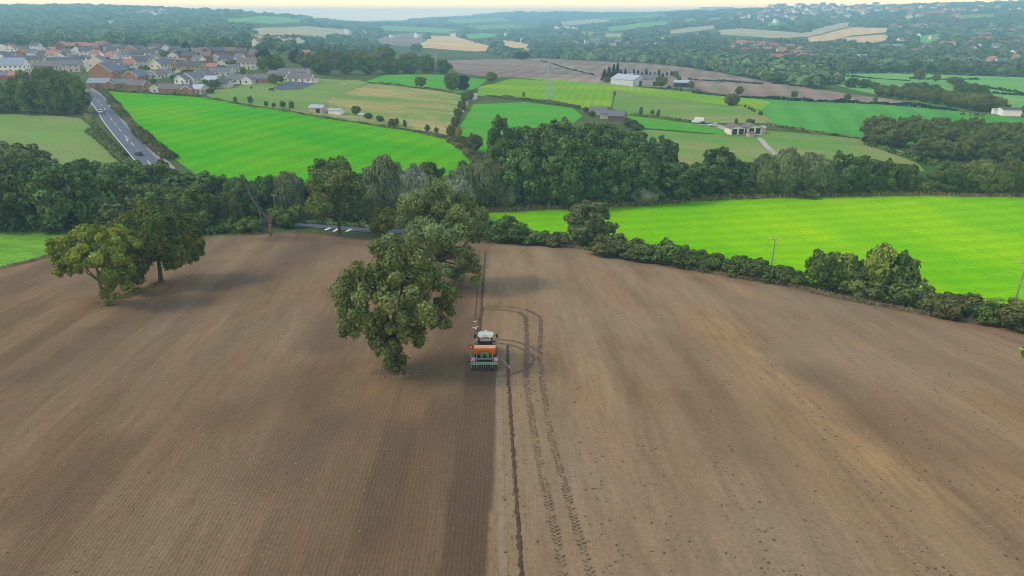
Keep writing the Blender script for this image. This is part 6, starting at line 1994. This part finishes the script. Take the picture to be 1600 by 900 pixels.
W([(1240, 92), (1450, 94), (1660, 98), (1660, 70), (1500, 66), (1380, 70), (1240, 66)], .13, L_FARB, 13, 10, 311)
W([(1330, 70), (1500, 68), (1660, 72), (1660, 40), (1480, 40), (1390, 46), (1340, 56)], .13, L_FAR, 14, 10, 312)
W([(1340, 46), (1480, 42), (1660, 42), (1660, 10), (1500, 12), (1340, 24)], .13, L_FARB, 16, 10, 313)
W([(1180, 30), (1340, 36), (1340, 20), (1180, 18)], .12, L_FAR, 15, 9, 314)

# ------------------------------------------------------------------ far houses, one object each, too small to show parts
def far_house_mesh(k, wall, roof, W_, D_, H_, R_):
    mb = gable(W_, D_, H_, R_)
    nb = len(mb.f)
    r_ = roof_mb(W_, D_, H_, R_, .3, .15)
    b0 = len(mb.v)
    mb.v += r_.v
    mb.f += [tuple(b0 + i for i in f) for f in r_.f]
    me = bpy.data.meshes.new('house')
    me.from_pydata(mb.v, [], mb.f)
    me.materials.append(wall)
    me.materials.append(roof)
    for i, pl in enumerate(me.polygons): pl.material_index = 0 if i < nb else 1
    me.update()
    return me
FH = [far_house_mesh(k, *a) for k, a in enumerate(((W_CREAM, R_RED, 10, 8, 5, 3), (W_WHITE, R_SLATE, 9, 8, 5, 3), (W_RED, R_RED, 14, 8, 5.2, 3), (W_STONE, R_BROWN, 12, 8, 5, 3), (W_WHITE, R_BROWN, 8, 8, 5.2, 3.2)))]
def far_houses(box_, n, pick, label, group, seed, sc=1.0):
    rg = np.random.default_rng(seed)
    x0, y0, x1, y1 = box_
    for k in range(n):
        X = x0 + (x1 - x0) * (k + rg.random()) / n
        p = P(X, y0 + (y1 - y0) * rg.random())
        o = bpy.data.objects.new('house', FH[pick[k % len(pick)]])
        C.objects.link(o)
        s = sc * max(1.0, p.y / 1500) * (0.9 + .4 * rg.random())
        o.location = p + Vector((0, 0, 2.0))
        o.rotation_euler = (0, 0, rg.random() * 1.2 - .6 + (1.57 if rg.random() < .4 else 0))
        o.scale = (s, s, s)
        tag(o, label, 'house', group)
far_houses((1185, 12, 1370, 26), 36, (0, 1, 3, 4), 'tiny pale house in the hazy suburb along the right skyline', 'houses on the right skyline', 1, 1.1)
far_houses((1395, 19, 1500, 32), 16, (0, 3, 2), 'small warm-coloured house high on the right-hand hillside', 'houses high on the right hillside', 2, 1.1)
far_houses((1395, 44, 1482, 52), 14, (3, 0, 1, 4), 'small pale house in the row above the little green fields at right', 'houses above the little green fields', 3)
far_houses((1490, 48, 1600, 60), 10, (3, 0, 4), 'stone house among trees on the right-hand hillside', 'houses among trees on the right hillside', 4)
far_houses((1510, 66, 1600, 76), 16, (2, 0, 2, 3), 'reddish house in the terraces at the right edge', 'terraces at the right edge', 5)
far_houses((1140, 72, 1200, 86), 18, (0, 2, 1, 2), 'red roofed house in the valley estate beyond the far ploughed field', 'valley estate', 6)
far_houses((1200, 78, 1262, 100), 18, (2, 2, 0), 'red brick terrace house beside the long mill', 'terraces beside the mill', 7)
far_houses((215, 19, 262, 30), 14, (1, 4), 'tiny pale house on the wooded left skyline hill', 'houses on the left hill', 8, .9)
far_houses((890, 68, 1040, 80), 14, (1, 3, 4), 'pale house or works among trees beyond the far ploughed field', 'pale buildings in the valley', 9)
far_houses((1180, 28, 1240, 38), 8, (1, 4), 'pale house below the right skyline suburb', 'pale houses below the suburb', 10)
far_houses((870, 46, 900, 50), 4, (1, 4), 'white house by the pale meadow far up the valley', 'white houses up the valley', 11)
far_houses((400, 68, 470, 74), 6, (0, 4), 'pale house behind the village trees', 'houses behind the village trees', 12)
far_houses((1440, 98, 1590, 112), 12, (1, 3, 0), 'small building at the top of the pale meadows', 'buildings above the pale meadows', 13)

far_houses((1400, 56, 1600, 92), 30, (0, 4, 3, 1), 'pale house scattered among the trees of the right-hand hillside', 'houses scattered on the right hillside', 14)
far_houses((1330, 14, 1600, 22), 18, (0, 4, 1), 'tiny pale house at the top of the right-hand hillside', 'houses at the top of the right hillside', 15, 1.1)
far_houses((1150, 18, 1330, 34), 18, (0, 1, 4), 'tiny white house on the wooded slope below the right skyline', 'houses on the wooded slope', 16)
far_houses((500, 50, 900, 66), 8, (1, 4), 'lone white farmhouse in the hazy middle of the valley', 'lone farmhouses in the valley', 17)

def block(name, px, py, wp, hp, dm, wall, roof, label, turn, rows_=0, cols_=0, cat='building', R=1.0):
    p = P(px, py)
    wm, H = wpx(p, wp), hpx(p, py, hp)
    e = empty(name, p, turn)
    gable(wm, dm, H, R).build('wall', wall, e)
    roof_mb(wm, dm, H, R, .3, .2).build('roof', roof, e)
    for r in range(rows_):
        for c in range(cols_):
            MB().box(((c + .5) / cols_ * wm - wm / 2, -dm / 2 - .03, H * (r + .55) / rows_), (wm / cols_ * .5, .1, H / rows_ * .55)).build('window', GLASS, e)
    tag(e, label, cat)
block('mill', 1282, 97, 34, 11, 16, W_RED, R_SLATE, 'long dark red brick mill with rows of windows', -.15, 4, 11, R=1.5)
block('mill', 1258, 96, 14, 15, 14, W_BRICK, R_SLATE, 'orange brick block at the left end of the long mill', -.15, 4, 4, R=1.2)
block('warehouse', 1342, 96, 34, 7, 30, W_GREYW, R_STEEL, 'low warehouse with a pale roof right of the mill', -.1, R=3)
block('warehouse', 1386, 80, 40, 6, 40, W_WHITE, R_BLUE, 'wide warehouse with a pale green-blue roof above the mill', -.2, R=5)
block('warehouse', 1408, 83, 18, 5, 20, W_WHITE, R_STEEL, 'small white warehouse at the right of the wide one', -.2, R=2)
block('warehouse', 1462, 92, 20, 4, 20, W_WHITE, R_STEEL, 'white roofed shed among trees on the right', .1, R=3)
block('warehouse', 1240, 104, 40, 5, 20, W_RED, R_RED, 'long low red brick building left below the mill', -.1, R=2)
block('warehouse', 930, 72, 26, 4, 25, W_WHITE, R_STEEL, 'long pale works right of the factory chimney', .1, R=2)
block('warehouse', 985, 76, 24, 4, 25, W_WHITE, R_STEEL, 'second pale works further right of the factory chimney', -.1, R=2)
block('warehouse', 1120, 16, 50, 4, 60, W_WHITE, R_STEEL, 'very far white warehouse on the skyline', -.05, R=4)
p = P(916, 72)
H = hpx(p, 72, 21)
e = empty('factory_chimney', p)
MB().tube([(0, 0, -1), (0, 0, H)], [2.2, 1.3], 14).build('stack', paint('sooty_brick', (.09, .06, .06), .9, var=.2, scale=.5), e)
MB().tube([(0, 0, H - .6), (0, 0, H + .5)], 1.6, 14).build('cap', paint('sooty_brick', (.09, .06, .06)), e)
tag(e, 'tall dark factory chimney rising from the trees in the valley', 'chimney')

# ------------------------------------------------------------------ labels
ORD = ['first', 'second', 'third', 'fourth', 'fifth', 'sixth', 'seventh', 'eighth', 'ninth', 'tenth', 'eleventh', 'twelfth', 'thirteenth', 'fourteenth', 'fifteenth', 'sixteenth', 'seventeenth', 'eighteenth', 'nineteenth', 'twentieth']
NUM = ['zero', 'one', 'two', 'three', 'four', 'five', 'six', 'seven', 'eight', 'nine', 'ten', 'eleven', 'twelve', 'thirteen', 'fourteen', 'fifteen', 'sixteen', 'seventeen', 'eighteen', 'nineteen', 'twenty']
_long = []
sets = {}
for r_ in REG:
    sets.setdefault((r_[1], r_[2]), []).append(r_)
for (base, where), rs in sets.items():
    if len(rs) == 1:
        o, _, _, cat, grp = rs[0]
        tag(o, (base + ' ' + where).strip(), cat, grp)
        continue
    rs.sort(key=lambda r: r[0].location.x / max(r[0].location.y, 1))
    for k, (o, _, _, cat, grp) in enumerate(rs):
        if len(rs) == 2: pos = ('left one of two', 'right one of two')[k]
        elif k == 0: pos = 'leftmost'
        elif k == len(rs) - 1: pos = 'rightmost'
        elif len(rs) % 2 and k == len(rs) // 2: pos = 'middle one'
        elif k < len(rs) / 2: pos = ORD[k] + ' from left'
        else: pos = ORD[len(rs) - 1 - k] + ' from right'
        tag(o, base + ' ' + where + ', ' + pos, cat, grp or base + 's ' + where)

for o in C.objects:
    if o.parent is None and o.get('label') and len(o['label'].split()) > 16: print('LONG', len(o['label'].split()), o['label'])
